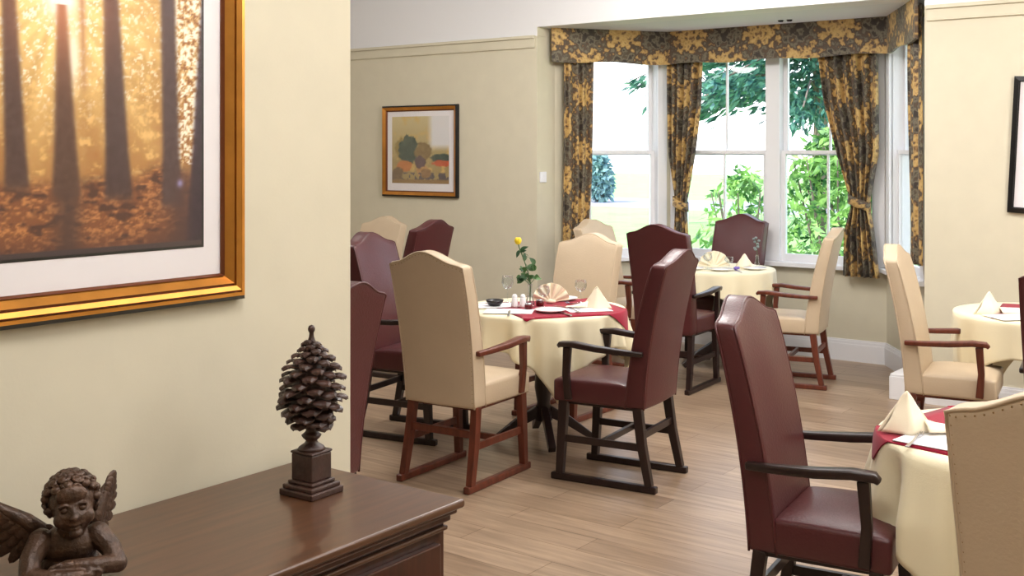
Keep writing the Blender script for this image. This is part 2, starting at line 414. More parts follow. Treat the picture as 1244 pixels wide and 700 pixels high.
def lerp(pts):
    def f(z):
        for (z0, v0), (z1, v1) in zip(pts, pts[1:]):
            if z >= z1: t = (z0-z)/(z0-z1) if z0 != z1 else 0; t = max(0, min(1, t)); return v0+(v1-v0)*t
        return pts[-1][1]
    return f
ZT = 2.57
PL = ((-5.125, 7.575), (-4.58, 8.385)); PC = ((-4.56, 8.388), (-2.70, 8.388)); PR = ((-2.745, 8.255), (-2.23, 7.475))
curtain('curtain', 'straight damask curtain at the far left side of the bay, behind a cream chair', PL, ZT, .66, lerp([(ZT, .02), (.66, .02)]), lerp([(ZT, .28), (1.4, .27), (1.0, .24), (.66, .28)]), 4, .022)
curtain('curtain', 'damask curtain tied back at the left corner of the wide central window', PC, ZT, .66,
        lerp([(ZT, -.04), (1.6, -.03), (1.16, .03), (.66, .0)]), lerp([(ZT, .30), (2.0, .27), (1.6, .215), (1.3, .16), (1.16, .13), (.66, .17)]), 5, .032, tie=(1.17, .07))
curtain('curtain', 'damask curtain tied back at the right of the central window, gathered above a cream chair', PC, ZT, .66,
        lerp([(ZT, 1.25), (2.0, 1.32), (1.6, 1.415), (1.3, 1.50), (1.2, 1.525), (1.0, 1.47), (.66, 1.46)]), lerp([(ZT, 1.74), (1.6, 1.73), (1.2, 1.66), (1.0, 1.70), (.66, 1.74)]), 6, .032, tie=(1.22, .07))
curtain('curtain', 'narrow damask curtain hanging straight at the right edge of the bay beside the wall', PR, ZT, .86, lerp([(ZT, .64), (.86, .66)]), lerp([(ZT, .93), (.86, .93)]), 3, .02)
# valance following the bay
vp = [(-5.15, 7.47), (-4.56, 8.31), (-2.73, 8.31), (-2.245, 7.40)]
vs = []; uvs = []; fs = []; acc = 0; cols = 0
for (p0, p1) in zip(vp, vp[1:]):
    a = Vector(p0); b = Vector(p1); L = (b-a).length; n = max(2, int(L/.04))
    for i in range(n+(1 if p1 == vp[-1] else 0)):
        p = a+(b-a)*i/n
        for j in range(6):
            z = 2.605-(.275+.008*math.sin((acc+L*i/n)*9))*j/5
            w = .004*math.sin((acc+L*i/n)*22)*j/5
            vs.append((p.x, p.y-w, z)); uvs.append((acc+L*i/n, z*.9))
        cols += 1
    acc += L
for i in range(cols-1):
    for j in range(5): fs.append((i*6+j, i*6+j+1, i*6+6+j+1, i*6+6+j))
vm = MB(); vm.add(vs, fs)
tag(vm.build('valance', M['damask'], smooth=False, uvs=uvs, solid=.02, fix=False), 'flat damask pelmet running round the top of the bay above all the curtains', 'valance')

# small fittings
sw = MB().box((-5.204, 7.425, 1.40), (.012, .085, .085)); root = sw.build('light_switch', M['switch'], bevel=.003)
tag(root, 'small white light switch on the wall edge left of the bay', 'light switch')
MB().box((-5.196, 7.425, 1.40), (.006, .02, .035)).build('rocker', M['switch'], root)
t = thing('ceiling_fitting', 'tiny pair of dark fittings in the bay ceiling above the pelmet', 'ceiling fitting', (-3.43, 8.08, 2.6))
for s in (-1, 1):
    MB().lathe([(.0001, -.012), (.016, -.012), (.022, -.004), (.022, 0)], (s*.035, 0, 0), 16).build('spot', M['blackiron'], t, smooth=True)

# ------------------------------------------------------------------ framed pictures
def frame_profile(W, H, bands, name, mats, parent):
    """moulding in local XZ plane, front = -Y; bands: (inset0, inset1, depth0, depth1, mi)"""
    mb = MB()
    for i0, i1, d0, d1, mi in bands:
        o = [(-W/2+i0, H/2-i0), (W/2-i0, H/2-i0), (W/2-i0, -H/2+i0), (-W/2+i0, -H/2+i0)]
        n = [(-W/2+i1, H/2-i1), (W/2-i1, H/2-i1), (W/2-i1, -H/2+i1), (-W/2+i1, -H/2+i1)]
        vs = [(x, -d0, z) for x, z in o]+[(x, -d1, z) for x, z in n]+[(x, 0, z) for x, z in o]+[(x, 0, z) for x, z in n]
        fs = []
        for k in range(4):
            l = (k+1) % 4
            fs += [(k, l, 4+l, 4+k), (8+k, 8+l, l, k), (4+k, 4+l, 12+l, 12+k), (12+k, 12+l, 8+l, 8+k)]
        mb.add(vs, fs, mi)
    return mb.build(name, mats, parent, fix=False)
def print_mesh(parent, w, h, cx, cz, y, fn, nu, nv, name='print'):
    me = bpy.data.meshes.new(name)
    vs = [(cx-w/2+w*i/nu, y, cz-h/2+h*j/nv) for j in range(nv+1) for i in range(nu+1)]
    fs = [(j*(nu+1)+i, j*(nu+1)+i+1, (j+1)*(nu+1)+i+1, (j+1)*(nu+1)+i) for j in range(nv) for i in range(nu)]
    me.from_pydata(vs, [], fs); me.materials.append(M['print'])
    at = me.color_attributes.new('ink', 'FLOAT_COLOR', 'POINT')
    U = np.tile(np.linspace(0, 1, nu+1), nv+1); V = np.repeat(np.linspace(0, 1, nv+1), nu+1)
    C = fn(U, V); C = np.clip(C, 0, 255)/255; C = np.where(C <= .04045, C/12.92, ((C+.055)/1.055)**2.4)
    A = np.ones((len(vs), 4)); A[:, :3] = C
    at.data.foreach_set('color', A.ravel().astype(np.float32))
    o = bpy.data.objects.new(name, me); COL.objects.link(o); o.parent = parent
    return o
rng = np.random.RandomState(3)
def vnoise(x, y, seed=0):
    g = np.random.RandomState(seed).rand(64, 64)
    xi = np.floor(x).astype(int); yi = np.floor(y).astype(int); fx = x-xi; fy = y-yi
    fx = fx*fx*(3-2*fx); fy = fy*fy*(3-2*fy)
    G = lambda i, j: g[i % 64, j % 64]
    return (G(xi, yi)*(1-fx)+G(xi+1, yi)*fx)*(1-fy)+(G(xi, yi+1)*(1-fx)+G(xi+1, yi+1)*fx)*fy
def fbm(x, y, seed=0):
    return .5*vnoise(x, y, seed)+.3*vnoise(x*2.1, y*2.1, seed+1)+.2*vnoise(x*4.3, y*4.3, seed+2)
# print of a forest: x,y here are millimetre-like units inside the print, x right, y down
PW, PH = .93, .98       # print size in metres
def forest(U, V):
    x = 242-(1-U)*PW/.465*242+0*V; y = (1-V)*PH*588-(PH*588-314)
    x = x+ (x/242)*(1-x/242)*12
    n1 = fbm(x/9, y/9, 5); n2 = fbm(x/4, y/4, 9); n3 = fbm(x/28, y/28, 12)
    def mix(a, b, t): t = np.clip(t, 0, 1)[:, None]; return a*(1-t)+b*t
    A = lambda *c: np.array(c, float)[None, :]
    C = mix(A(198, 150, 82)+0*x[:, None], A(164, 112, 56), (y+20)/260)
    C = mix(C, A(224, 178, 108), (n1-.55)*5)
    C = mix(C, A(168, 112, 56), (.44-n1)*4)
    dx, dy = x-66, y-12; r = np.hypot(dx, dy*.9); ang = np.arctan2(dx, dy)
    rays = .5+.5*np.sin(ang*17+1.2)*np.sin(ang*7+.4)
    C = mix(C, A(252, 216, 140), np.exp(-(r/120)**2)*.75+rays*np.exp(-r/190)*.75*(y > 5))
    C = mix(C, A(255, 252, 240), np.exp(-(r/20)**2)*1.4)
    C = mix(C, A(255, 250, 232), ((n2-.56)*9)*np.exp(-(r/85)**2)*1.3)
    C = mix(C, A(255, 246, 220), np.exp(-((x-80)/8.)**2)*np.exp(-((y-80)/34.)**2)*1.2)
    C = mix(C, A(255, 246, 214), np.clip((n2-.60)*8, 0, 1)*(y < 130)*.6)
    # back-lit leaves on the right
    z = 1/(1+np.exp(-(x-206)/2.))*(y < 205+6*n3)
    C = mix(C, A(255, 248, 226), z*np.clip((n2-.42)*6, 0, 1)); C = mix(C, A(150, 92, 44), z*np.clip((.42-n2)*6, 0, 1))
    # forest floor
    fl = 1/(1+np.exp(-(y-(228+14*(n3-.5)-22*np.exp(-((x-190)/26)**2)))/4.))
    G = mix(A(132, 80, 46)+0*x[:, None], A(196, 130, 74), (fbm(x/6, y/3.2, 21)-.46)*5)
    G = mix(G, A(84, 50, 36), (.45-fbm(x/20, y/9, 31))*6)
    G = mix(G, A(92, 56, 44), np.clip((y-285)/40, 0, .7)+.6*np.clip((x-160)/60, 0, 1)*np.clip((y-235)/20, 0, 1))
    C = mix(C, G, fl)
    def trunk(cx0, w0, cx1, w1, yend, col, soft=1.2, fade=0, ystart=-400):
        nonlocal C
        t = np.clip(y/230, -1.5, 1.4); cx = cx0+(cx1-cx0)*t; w = w0+(w1-w0)*t+3*np.clip((y-190)/50, 0, 1.5)
        w = np.maximum(w, 3)
        mk = 1/(1+np.exp((np.abs(x-cx)-w/2)/soft))/(1+np.exp((y-yend)/3.))*(y > ystart)
        cc = mix(A(*col)+12*(n2[:, None]-.5)*2, A(190, 120, 84), np.clip(np.exp(-(r/70)**2)*.8+fade*np.exp(-r/60), 0, 1))
        mk = mk*1.0
        C = C*(1-mk[:, None])+cc*mk[:, None]
    trunk(6, 15, 16, 25, 236, (82, 58, 50))
    trunk(66, 9, 72, 30, 244, (88, 60, 46), fade=.3, ystart=20)
    trunk(90, 4, 96, 5, 120, (190, 140, 90), soft=2)
    trunk(125, 18, 134, 30, 250, (76, 54, 50))
    trunk(197, 18, 202, 22, 262, (80, 58, 56))
    trunk(246, 9, 236, 17, 420, (52, 34, 46))
    trunk(-60, 26, -66, 34, 250, (90, 62, 50)); trunk(-140, 20, -150, 28, 250, (90, 62, 50)); trunk(-28, 10, -30, 13, 240, (120, 84, 58))
    sh = np.exp(-((x-74)/17.)**2)*np.clip((y-232)/12, 0, 1); C = mix(C, A(78, 54, 46), sh*.85)
    sh = np.exp(-((x-215)/14.)**2)*np.clip((y-205)/20, 0, 1); C = mix(C, A(78, 50, 46), sh*.7)
    C = mix(C, A(150, 140, 190), np.exp(-((x-213)/4.)**2-((y-233)/5.)**2))
    e = (y > 308); C = np.where(e[:, None], A(70, 56, 56)+0*C, C)
    return C
ZB = 1.262; YR = 1.726; FW = .062
OW = PW+2*(.055+FW)-.005; OH = PH+.07*2+FW*2
pic = thing('framed_picture', 'large gilt-framed forest sunrise print on the near wall above the sideboard', 'picture', (NW+.001, YR-OW/2, ZB+OH/2), PI/2)
frame_profile(OW, OH, [(0, .010, .018, .028, 0), (.010, .018, .030, .030, 1), (.018, .024, .022, .022, 2), (.024, .034, .036, .030, 1), (.034, .040, .022, .022, 2), (.040, .058, .030, .014, 1), (.058, .063, .018, .010, 2)], 'frame', [M['black'], M['gold'], M['copper']], pic)
MB().box((0, -.004, 0), (OW-.11, .006, OH-.11)).build('mount', M['mount'], pic)
frame_profile(PW+.012, PH+.012, [(0, .006, .0078, .0078, 0)], 'mount_line', [M['black']], pic)
print_mesh(pic, PW, PH, 0, 0, -.0085, forest, 300, 320)
MB().box((0, -.012, 0), (OW-.12, .002, OH-.12)).build('glazing', M['picglass'], pic)

def autumn(U, V):
    x = U; y = 1-V
    def mix(a, b, t): t = np.clip(t, 0, 1)[:, None]; return a*(1-t)+b*t
    A = lambda *c: np.array(c, float)[None, :]
    n1 = fbm(x*9, y*9, 41); n2 = fbm(x*20, y*20, 44)
    C = mix(A(206, 190, 142)+0*x[:, None], A(168, 146, 96), y*1.4)
    C = mix(C, A(210, 176, 108), (n1-.5)*4)
    C = mix(C, A(226, 226, 232), np.clip((x-.62)/.1, 0, 1)*np.clip((.52-y)/.1, 0, 1)*.9)
    def blob(cx, cy, rx, ry, col, k=8):
        nonlocal C
        d = np.sqrt(((x-cx)/rx)**2+((y-cy)/ry)**2)+(n2-.5)*.5
        C = mix(C, A(*col)+(n2[:, None]-.5)*30, (1-d)*k)
    blob(.25, .48, .2, .2, (150, 128, 70)); blob(.30, .50, .19, .22, (62, 78, 70)); blob(.28, .37, .09, .1, (70, 84, 74)); blob(.55, .52, .16, .14, (134, 110, 70))
    blob(.85, .62, .18, .07, (70, 84, 76)); blob(.88, .70, .18, .05, (196, 92, 56)); blob(.22, .74, .15, .09, (196, 124, 70)); blob(.55, .82, .12, .1, (186, 142, 90)); blob(.50, .68, .1, .1, (100, 78, 84))
    C = mix(C, A(72, 66, 86), np.clip((y-.83)/.02, 0, 1)*(n1 > .42)*.8)
    blob(.1, .86, .12, .1, (120, 96, 70)); blob(.6, .85, .1, .07, (150, 116, 80))
    C = mix(C, A(150, 118, 76), np.clip((y-.93)/.02, 0, 1))
    return C
def wallpos(px):
    t = (px-622)/1371; d = BY/(.803+.596*t); return d*(-.596+.803*t)
# framed landscape on the back wall
x0, x1, z0, z1 = -6.87, -6.01, 1.215, 2.005
pic2 = thing('framed_picture', 'autumn landscape print in a gold frame on the far wall left of the bay', 'picture', ((x0+x1)/2, BY-.001, (z0+z1)/2))
W, H = x1-x0, z1-z0
frame_profile(W, H, [(0, .014, .025, .035, 0), (.014, .04, .038, .022, 1), (.04, .05, .022, .014, 2)], 'frame', [M['black'], M['gold'], M['copper']], pic2)
MB().box((0, -.004, 0), (W-.06, .006, H-.06)).build('mount', M['mount'], pic2)
print_mesh(pic2, W-.21, H-.21, 0, .01, -.0085, autumn, 90, 90)
MB().box((0, -.012, 0), (W-.08, .002, H-.08)).build('glazing', M['picglass'], pic2)
# black framed picture at right edge
pic3 = thing('framed_picture', 'black-framed white picture cut by the right edge, hung on the right-hand wall', 'picture', (-1.30, BY-.001, 1.63), 0)
pic3.rotation_euler = (0, rad(3.0), 0)
frame_profile(.72, .83, [(0, .028, .022, .026, 0), (.028, .034, .018, .010, 0)], 'frame', [M['black']], pic3)
MB().box((0, -.004, 0), (.67, .006, .78)).build('mount', M['mount'], pic3)
print_mesh(pic3, .40, .5, .02, 0, -.0085, autumn, 40, 40)
MB().box((0, -.012, 0), (.66, .002, .77)).build('glazing', M['picglass'], pic3)

# ------------------------------------------------------------------ sideboard
SH = .85; SX0, SX1 = NW+.012, -1.536; SY0, SY1 = .35, 1.90
sb = thing('sideboard', 'dark mahogany sideboard against the near wall holding two ornaments', 'sideboard', ((SX0+SX1)/2, (SY0+SY1)/2, 0))
def sbm(): return MB()
cx, cy = (SX0+SX1)/2, (SY0+SY1)/2
def rel(a): return (a[0]-cx, a[1]-cy, a[2])
def rb(mb, a, b): mb.bb(rel(a), rel(b)); return mb
rb(MB(), (SX0, SY0, SH-.018), (SX1, SY1, SH)).build('top', M['brown'], sb, bevel=.006, seg=3)
mo = rb(MB(), (SX0, SY0+.012, SH-.030), (SX1-.012, SY1-.012, SH-.018)); rb(mo, (SX0, SY0+.022, SH-.045), (SX1-.022, SY1-.022, SH-.030))
mo.build('moulding', M['browndark'], sb, bevel=.004, seg=2)
rb(MB(), (SX0, SY0+.03, .09), (SX1-.036, SY1-.03, SH-.045)).build('carcass', M['browndark'], sb, bevel=.002)
pl = rb(MB(), (SX0, SY0+.02, 0), (SX1-.025, SY1-.02, .09)); pl.build('plinth', M['browndark'], sb, bevel=.006)
bd = rb(MB(), (SX1-.037, SY0+.03, SH-.063), (SX1-.024, SY1-.03, SH-.053)); bd.build('bead', M['brown'], sb, bevel=.003)
ny = 3; span = (SY1-SY0-.06-.04)/ny
for k in range(ny):
    a = SY0+.05+span*k+.008; b = a+span-.016
    d = rb(MB(), (SX1-.037, a, .11), (SX1-.020, b, SH-.085))
    door = d.build('door', M['browndark'], sb, bevel=.003)
    p = MB(); z0_, z1_ = .17, SH-.145; y0_, y1_ = a+.06, b-.06; xf = SX1-.020
    o = [(y0_, z0_), (y1_, z0_), (y1_, z1_), (y0_, z1_)]; i_ = [(y0_+.03, z0_+.03), (y1_-.03, z0_+.03), (y1_-.03, z1_-.03), (y0_+.03, z1_-.03)]
    p.add([rel((xf-.008, y, z)) for y, z in o]+[rel((xf+.006, y, z)) for y, z in i_], [(0, 1, 5, 4), (1, 2, 6, 5), (2, 3, 7, 6), (3, 0, 4, 7), (4, 5, 6, 7), (3, 2, 1, 0)])
    p.build('raised_panel', M['brown'], door)
    MB().ell(rel((xf+.016, b-.03, .50)), (.013, .013, .013)).build('knob', M['gold'], door, smooth=True)

# ------------------------------------------------------------------ pinecone finial
def P2(px, d):
    t = (px-622)/1371; return (d*(-.596+.803*t), d*(.803+.596*t))
fx, fy = P2(378, 2.485)
fin = thing('pinecone_ornament', 'carved dark pinecone finial on a square pedestal near the sideboard end', 'ornament', (fx, fy, SH), rad(2))
b = MB(); b.bb((-.050, -.050, 0), (.050, .050, .014)); b.bb((-.045, -.045, .014), (.045, .045, .024)); b.bb((-.037, -.037, .024), (.037, .037, .032))
b.bb((-.031, -.031, .032), (.031, .031, .090)); b.bb((-.033, -.033, .090), (.033, .033, .096))
b.build('pedestal', M['carved'], fin, bevel=.003)
b = MB(); b.lathe([(.031, .096), (.028, .102), (.016, .110), (.012, .116), (.019, .122), (.022, .128), (.016, .133), (.012, .138), (.015, .146), (.024, .156)], seg=20, closed=True); b.build('neck', M['carved'], fin, smooth=True)
cone = MB()
CR = [(.145, .050), (.17, .072), (.20, .079), (.235, .077), (.268, .065), (.298, .044), (.318, .025), (.338, .010)]
def crad(z):
    for (a, ra), (b_, rb_) in zip(CR, CR[1:]):
        if z <= b_: return ra+(rb_-ra)*max(0, (z-a)/(b_-a))
    return CR[-1][1]
cone.lathe([(.012, .145), (.036, .160), (.045, .19), (.043, .235), (.030, .275), (.016, .31), (.007, .338), (.003, .345)], seg=16, closed=True)
NS = 92; rq = random.Random(5)
for i in range(NS):
    t = i/(NS-1); zb_ = .148+.186*(t**1.02); a = i*2.39996
    ztip = zb_-.006; R = crad(ztip)*rq.uniform(.92, 1.06)
    base = R*.34; ln = R-base; w = .0195*(1-.70*t)+.003; th = .0022
    rise = .30*ln; rows = 6; ca, sa = math.cos(a), math.sin(a); vs = []; tw_ = rq.uniform(-.12, .12)
    for j in range(rows+1):
        q0 = j/rows; rr = base+ln*q0; zz = zb_+rise*math.sin(PI*q0*.62)-.010*(1-.5*t)*q0**3
        ww = w*(.5+.62*math.sin(PI*min(1, q0*.66+.06)))*(1, 1, 1, 1, 1.02, .92, .42)[j]
        for q in (-1, -.4, .4, 1):
            for up in (1, -1):
                x_ = rr*(1-.03*abs(q)); y_ = q*ww; z_ = zz+up*th*(1.2-.5*abs(q))-.0045*q*q*q0+tw_*y_
                vs.append((x_*ca-y_*sa, x_*sa+y_*ca, z_))
    fs = []
    for j in range(rows):
        for q in range(3):
            a0 = j*8+q*2; a1 = a0+2; b0 = a0+8; b1 = b0+2
            fs += [(a0, a1, b1, b0), (a0+1, b0+1, b1+1, a1+1)]
        fs += [(j*8, j*8+8, j*8+9, j*8+1), (j*8+6, j*8+7, j*8+15, j*8+14)]
    e = rows*8; fs += [(e, e+2, e+3, e+1), (e+2, e+4, e+5, e+3), (e+4, e+6, e+7, e+5), (0, 1, 3, 2), (2, 3, 5, 4), (4, 5, 7, 6)]
    cone.add(vs, fs)
cone.build('cone', M['carved'], fin, smooth=False)
b = MB(); b.lathe([(.012, .328), (.008, .336), (.0055, .345), (.0048, .352), (.0075, .357), (.008, .362), (.0055, .368), (.0005, .370)], seg=14, closed=True); b.build('tip', M['carved'], fin, smooth=True)

# ------------------------------------------------------------------ cherub
def voxelize(mb, name, m, parent, vox, smooth_it=4, disp=None):
    o = mb.build(name, m, None)
    md = o.modifiers.new('v', 'REMESH'); md.mode = 'VOXEL'; md.voxel_size = vox
    sm = o.modifiers.new('s', 'SMOOTH'); sm.factor = .5; sm.iterations = smooth_it
    dg = bpy.context.evaluated_depsgraph_get(); ev = o.evaluated_get(dg); me = bpy.data.meshes.new_from_object(ev)
    o.modifiers.clear(); old = o.data; o.data = me; bpy.data.meshes.remove(old)
    if disp:
        for v in me.vertices: v.co = disp(v.co.copy())
    me.polygons.foreach_set('use_smooth', [True]*len(me.polygons)); me.materials.clear(); me.materials.append(m); me.update()
    o.parent = parent; return o
chx, chy = P2(84, 2.00)
ch = thing('cherub_figurine', 'bronzed winged cherub resting on folded arms at the near end of the sideboard', 'ornament', (chx, chy, SH), rad(60)); ch.scale = (1.0, 1.0, .97)
# local frame: front is -Y, viewer's right is +X
hd = Matrix.Rotation(rad(-6), 3, 'Y') @ Matrix.Rotation(rad(-2), 3, 'X')
hc = Vector((.004, -.014, .136))
def H(p): return hc+hd @ Vector(p)
B = MB()
B.ell(H((0, .008, .006)), (.041, .046, .045), 24, 16, hd)          # skull
B.ell(H((0, -.016, -.014)), (.033, .032, .036), 24, 16, hd)        # face
for s in (-1, 1):
    B.ell(H((s*.019, -.029, -.020)), (.0155, .013, .0145), 16, 10, hd)  # cheek
    B.ell(H((s*.038, .000, -.008)), (.006, .009, .012), 12, 8, hd)    # ear
    B.ell(H((s*.0145, -.038, .0055)), (.011, .006, .0042), 12, 8, hd)  # brow
B.ell(H((0, -.044, -.010)), (.0058, .0075, .0105), 12, 8, hd); B.ell(H((0, -.049, -.0155)), (.0072, .006, .0052), 12, 8, hd)
B.ell(H((0, -.0425, -.0285)), (.0105, .006, .0036), 12, 8, hd); B.ell(H((0, -.040, -.035)), (.0085, .006, .0036), 12, 8, hd)
B.ell(H((0, -.036, -.045)), (.012, .011, .009), 12, 8, hd)          # chin
B.ell(H((0, -.031, .022)), (.027, .012, .018), 14, 8, hd)           # forehead
B.tube([(0, .006, .070), H((0, .006, -.03))], .024, 16)            # neck
B.ell((0, .012, .052), (.050, .036, .040), 20, 12)                   # chest
B.ell((0, .020, .0235), (.052, .044, .022), 20, 12)
def limb(pts, rs): 
    B.tube(pts, rs, 14)
    for p, r in zip(pts, rs): B.ell(p, (r, r, r), 14, 8)
limb([(-.047, .006, .068), (-.064, -.018, .042), (-.066, -.040, .020)], [.022, .019, .0175])
limb([(-.066, -.040, .020), (-.030, -.062, .018), (.016, -.066, .020)], [.0175, .0155, .0115])
limb([(.047, .006, .068), (.068, -.014, .046), (.078, -.036, .024)], [.022, .019, .0175])
limb([(.078, -.036, .024), (.040, -.052, .030), (-.006, -.050, .034)], [.0175, .0155, .0115])
B.ell((.024, -.068, .020), (.015, .010, .009), 12, 8)
for k in range(4): limb([(.030, -.066-.001*k, .028-.006*k), (.044-.002*k, -.068, .026-.006*k), (.050-.003*k, -.064, .020-.004*k)], [.0042, .0038, .0032])
B.ell((-.014, -.050, .034), (.015, .010, .009), 12, 8)
for k in range(4): limb([(-.018, -.054, .040-.006*k), (-.031+.002*k, -.056, .037-.006*k), (-.037+.002*k, -.055, .030-.005*k)], [.0042, .0038, .0032])
B.tube([(.020, -.060, .028), (.030, -.054, .036)], [.0045, .0035], 10)
def sock(co):
    for s in (-1, 1):
        e = H((s*.0145, -.044, -.002)); d = (co-e).length
        if d < .0105: co = co+(hd @ Vector((0, 1, 0)))*(.0048*(1-(d/.0105)**2))
    e = H((0, -.048, -.0318)); q = hd.transposed() @ (co-e)
    if abs(q.x) < .010 and abs(q.z) < .0022 and abs(q.y) < .02: co = co+(hd @ Vector((0, 1, 0)))*.0022
    return co
voxelize(B, 'body', M['bronze'], ch, .0019, 3, sock)
E_ = MB()
for s in (-1, 1): E_.ell(H((s*.0145, -.0375, -.002)), (.0062, .005, .0048), 12, 8, hd)
E_.build('eyes', M['bronze'], ch, smooth=True)
hr = MB(); random.seed(11)
for i in range(64):
    th = math.acos(1-1.40*(i+.5)/64); ph = i*2.39996
    d = Vector((math.sin(th)*math.cos(ph), math.sin(th)*math.sin(ph), math.cos(th)))
    if d.y < -.40 and d.z < .50: continue
    hr.ell(H((d.x*.041, .008+d.y*.045, .008+d.z*.045)), (.0105, .0105, .0085), 10, 6, hd)
for i in range(74):
    u = (i+.5)/74; th = math.acos(1-1.45*u); ph = i*2.39996
    d = Vector((math.sin(th)*math.cos(ph), math.sin(th)*math.sin(ph), math.cos(th)))
    if d.y < -.35 and d.z < .48: continue
    p = Vector((d.x*.044, .008+d.y*.048, .008+d.z*.048)); r = random.uniform(.0085, .0125)
    pts = []; ax = d.orthogonal().normalized(); ay = d.cross(ax); ph0 = random.uniform(0, 6.28); sg = random.choice((-1, 1))
    for k in range(9):
        a = ph0+sg*k*.62; q = p+(ax*math.cos(a)+ay*math.sin(a))*r*(1-k*.085)+d*(.0003*k); pts.append(H(q))
    hr.tube(pts, [.0044*(1-.06*k) for k in range(9)], 6)
hr.build('hair', M['bronze'], ch, smooth=True)
def wing(sx, tipx, tipy, tipz, L):
    w = MB(); root = Vector((sx*.036, .034, .066)); tip = Vector((tipx, tipy, tipz)); ax = (tip-root); down = Vector((sx*.10, .10, -1)).normalized()
    n = 11
    for row, (sc, lift) in enumerate(((1, 0), (.66, -.004), (.38, -.008))):
        for k in range(n):
            s = k/(n-1); st = root+ax*(.03+.80*s); dr = (ax.normalized()*(.25+1.0*s)+down*(1.15-.85*s)).normalized()
            ln = L*sc*(.62+.38*math.sin(PI*(.25+.6*s)))
            c_ = st+dr*ln*.5+Vector((0, lift, 0)); wd = .0125*(1-.1*row)
            xa = dr; nn = ax.normalized().cross(down).normalized(); nn = (nn-xa*nn.dot(xa)).normalized(); ya = nn.cross(xa)
            rot = Matrix((xa, ya, nn)).transposed()
            w.ell(c_, (ln*.56, wd, .0028), 12, 8, rot)
    w.tube([root, root+ax*.3+Vector((0, 0, .008)), root+ax*.7+Vector((0, 0, .006)), tip], [.017, .014, .009, .003], 10)
    w.ell(root+Vector((0, 0, -.008)), (.020, .014, .030), 14, 10)
    w.build('wing', M['bronze'], ch, smooth=True)
wing(-1, -.152, .058, .142, .074); wing(1, .072, .066, .150, .042)

# ------------------------------------------------------------------ chairs
def backrest_mesh():
    nx, nz, th = 20, 16, .095
    def top(u): 
        a = abs(u); return 1.078+.057*(.5+.5*math.cos(PI*min(1, a/.86)))-.012*max(0, a-.86)/.14
    def fy(z): 
        t = (z-.385)/.75; return -.235-.040*t-.095*t*t
    vs = []
    for side in (0, 1):
        for j in range(nz+1):
            for i in range(nx+1):
                u = -1+2*i/nx; z = .385+(top(u)-.385)*j/nz; w = .205+.012*min(1, max(0, (z-.385)/.5))
                y = fy(z)
                if side == 1: y = fy(z)+th-.030*(z-.385)/.75+.018*(1-u*u)*math.sin(PI*min(1, j/nz*.9+.05))+.008*abs(u)**3
                else: y -= .012*(1-u*u)
                vs.append((u*w, y, z))
    n1 = (nx+1)*(nz+1); fs = []
    idx = lambda s, i, j: s*n1+j*(nx+1)+i
    for j in range(nz):
        for i in range(nx):
            fs.append((idx(0, i, j), idx(0, i+1, j), idx(0, i+1, j+1), idx(0, i, j+1)))
            fs.append((idx(1, i, j), idx(1, i, j+1), idx(1, i+1, j+1), idx(1, i+1, j)))
        fs.append((idx(0, 0, j), idx(0, 0, j+1), idx(1, 0, j+1), idx(1, 0, j)))
        fs.append((idx(0, nx, j), idx(1, nx, j), idx(1, nx, j+1), idx(0, nx, j+1)))
    for i in range(nx):
        fs.append((idx(0, i, nz), idx(0, i+1, nz), idx(1, i+1, nz), idx(1, i, nz)))
        fs.append((idx(0, i, 0), idx(1, i, 0), idx(1, i+1, 0), idx(0, i+1, 0)))
    mb = MB(); mb.add(vs, fs)
    ring = {}
    for s in (0, 1):
        pts = [vs[idx(s, 0, j)] for j in range(nz+1)]+[vs[idx(s, i, nz)] for i in range(1, nx+1)]+[vs[idx(s, nx, j)] for j in range(nz-1, -1, -1)]
        ring[s] = [(p[0]*.985, p[1]+(.004 if s == 0 else -.004), p[2]-.004*(p[2] > 1.05)) for p in pts]
    return mb, ring
def seat_mesh():
    nx, ny = 12, 12
    mb = MB(); vs = []
    for j in range(ny+1):
        for i in range(nx+1):
            u = -1+2*i/nx; v = j/ny; y = -.15+.39*v; w = .205+.014*v
            z = .492+.022*(1-u**4)*(1-(2*v-1)**4)
            vs.append((u*w, y, z))
    for j in range(ny+1):
        for i in range(nx+1):
            u = -1+2*i/nx; v = j/ny; vs.append((u*(.205+.014*v), -.15+.39*v, .385))
    n1 = (nx+1)*(ny+1); idx = lambda s, i, j: s*n1+j*(nx+1)+i; fs = []
    for j in range(ny):
        for i in range(nx):
            fs.append((idx(0, i, j), idx(0, i+1, j), idx(0, i+1, j+1), idx(0, i, j+1))); fs.append((idx(1, i, j), idx(1, i, j+1), idx(1, i+1, j+1), idx(1, i+1, j)))
        fs.append((idx(0, 0, j), idx(0, 0, j+1), idx(1, 0, j+1), idx(1, 0, j))); fs.append((idx(0, nx, j), idx(1, nx, j), idx(1, nx, j+1), idx(0, nx, j+1)))
    for i in range(nx):
        fs.append((idx(0, i, 0), idx(1, i, 0), idx(1, i+1, 0), idx(0, i+1, 0))); fs.append((idx(0, i, ny), idx(0, i+1, ny), idx(1, i+1, ny), idx(1, i, ny)))
    mb.add(vs, fs); return mb
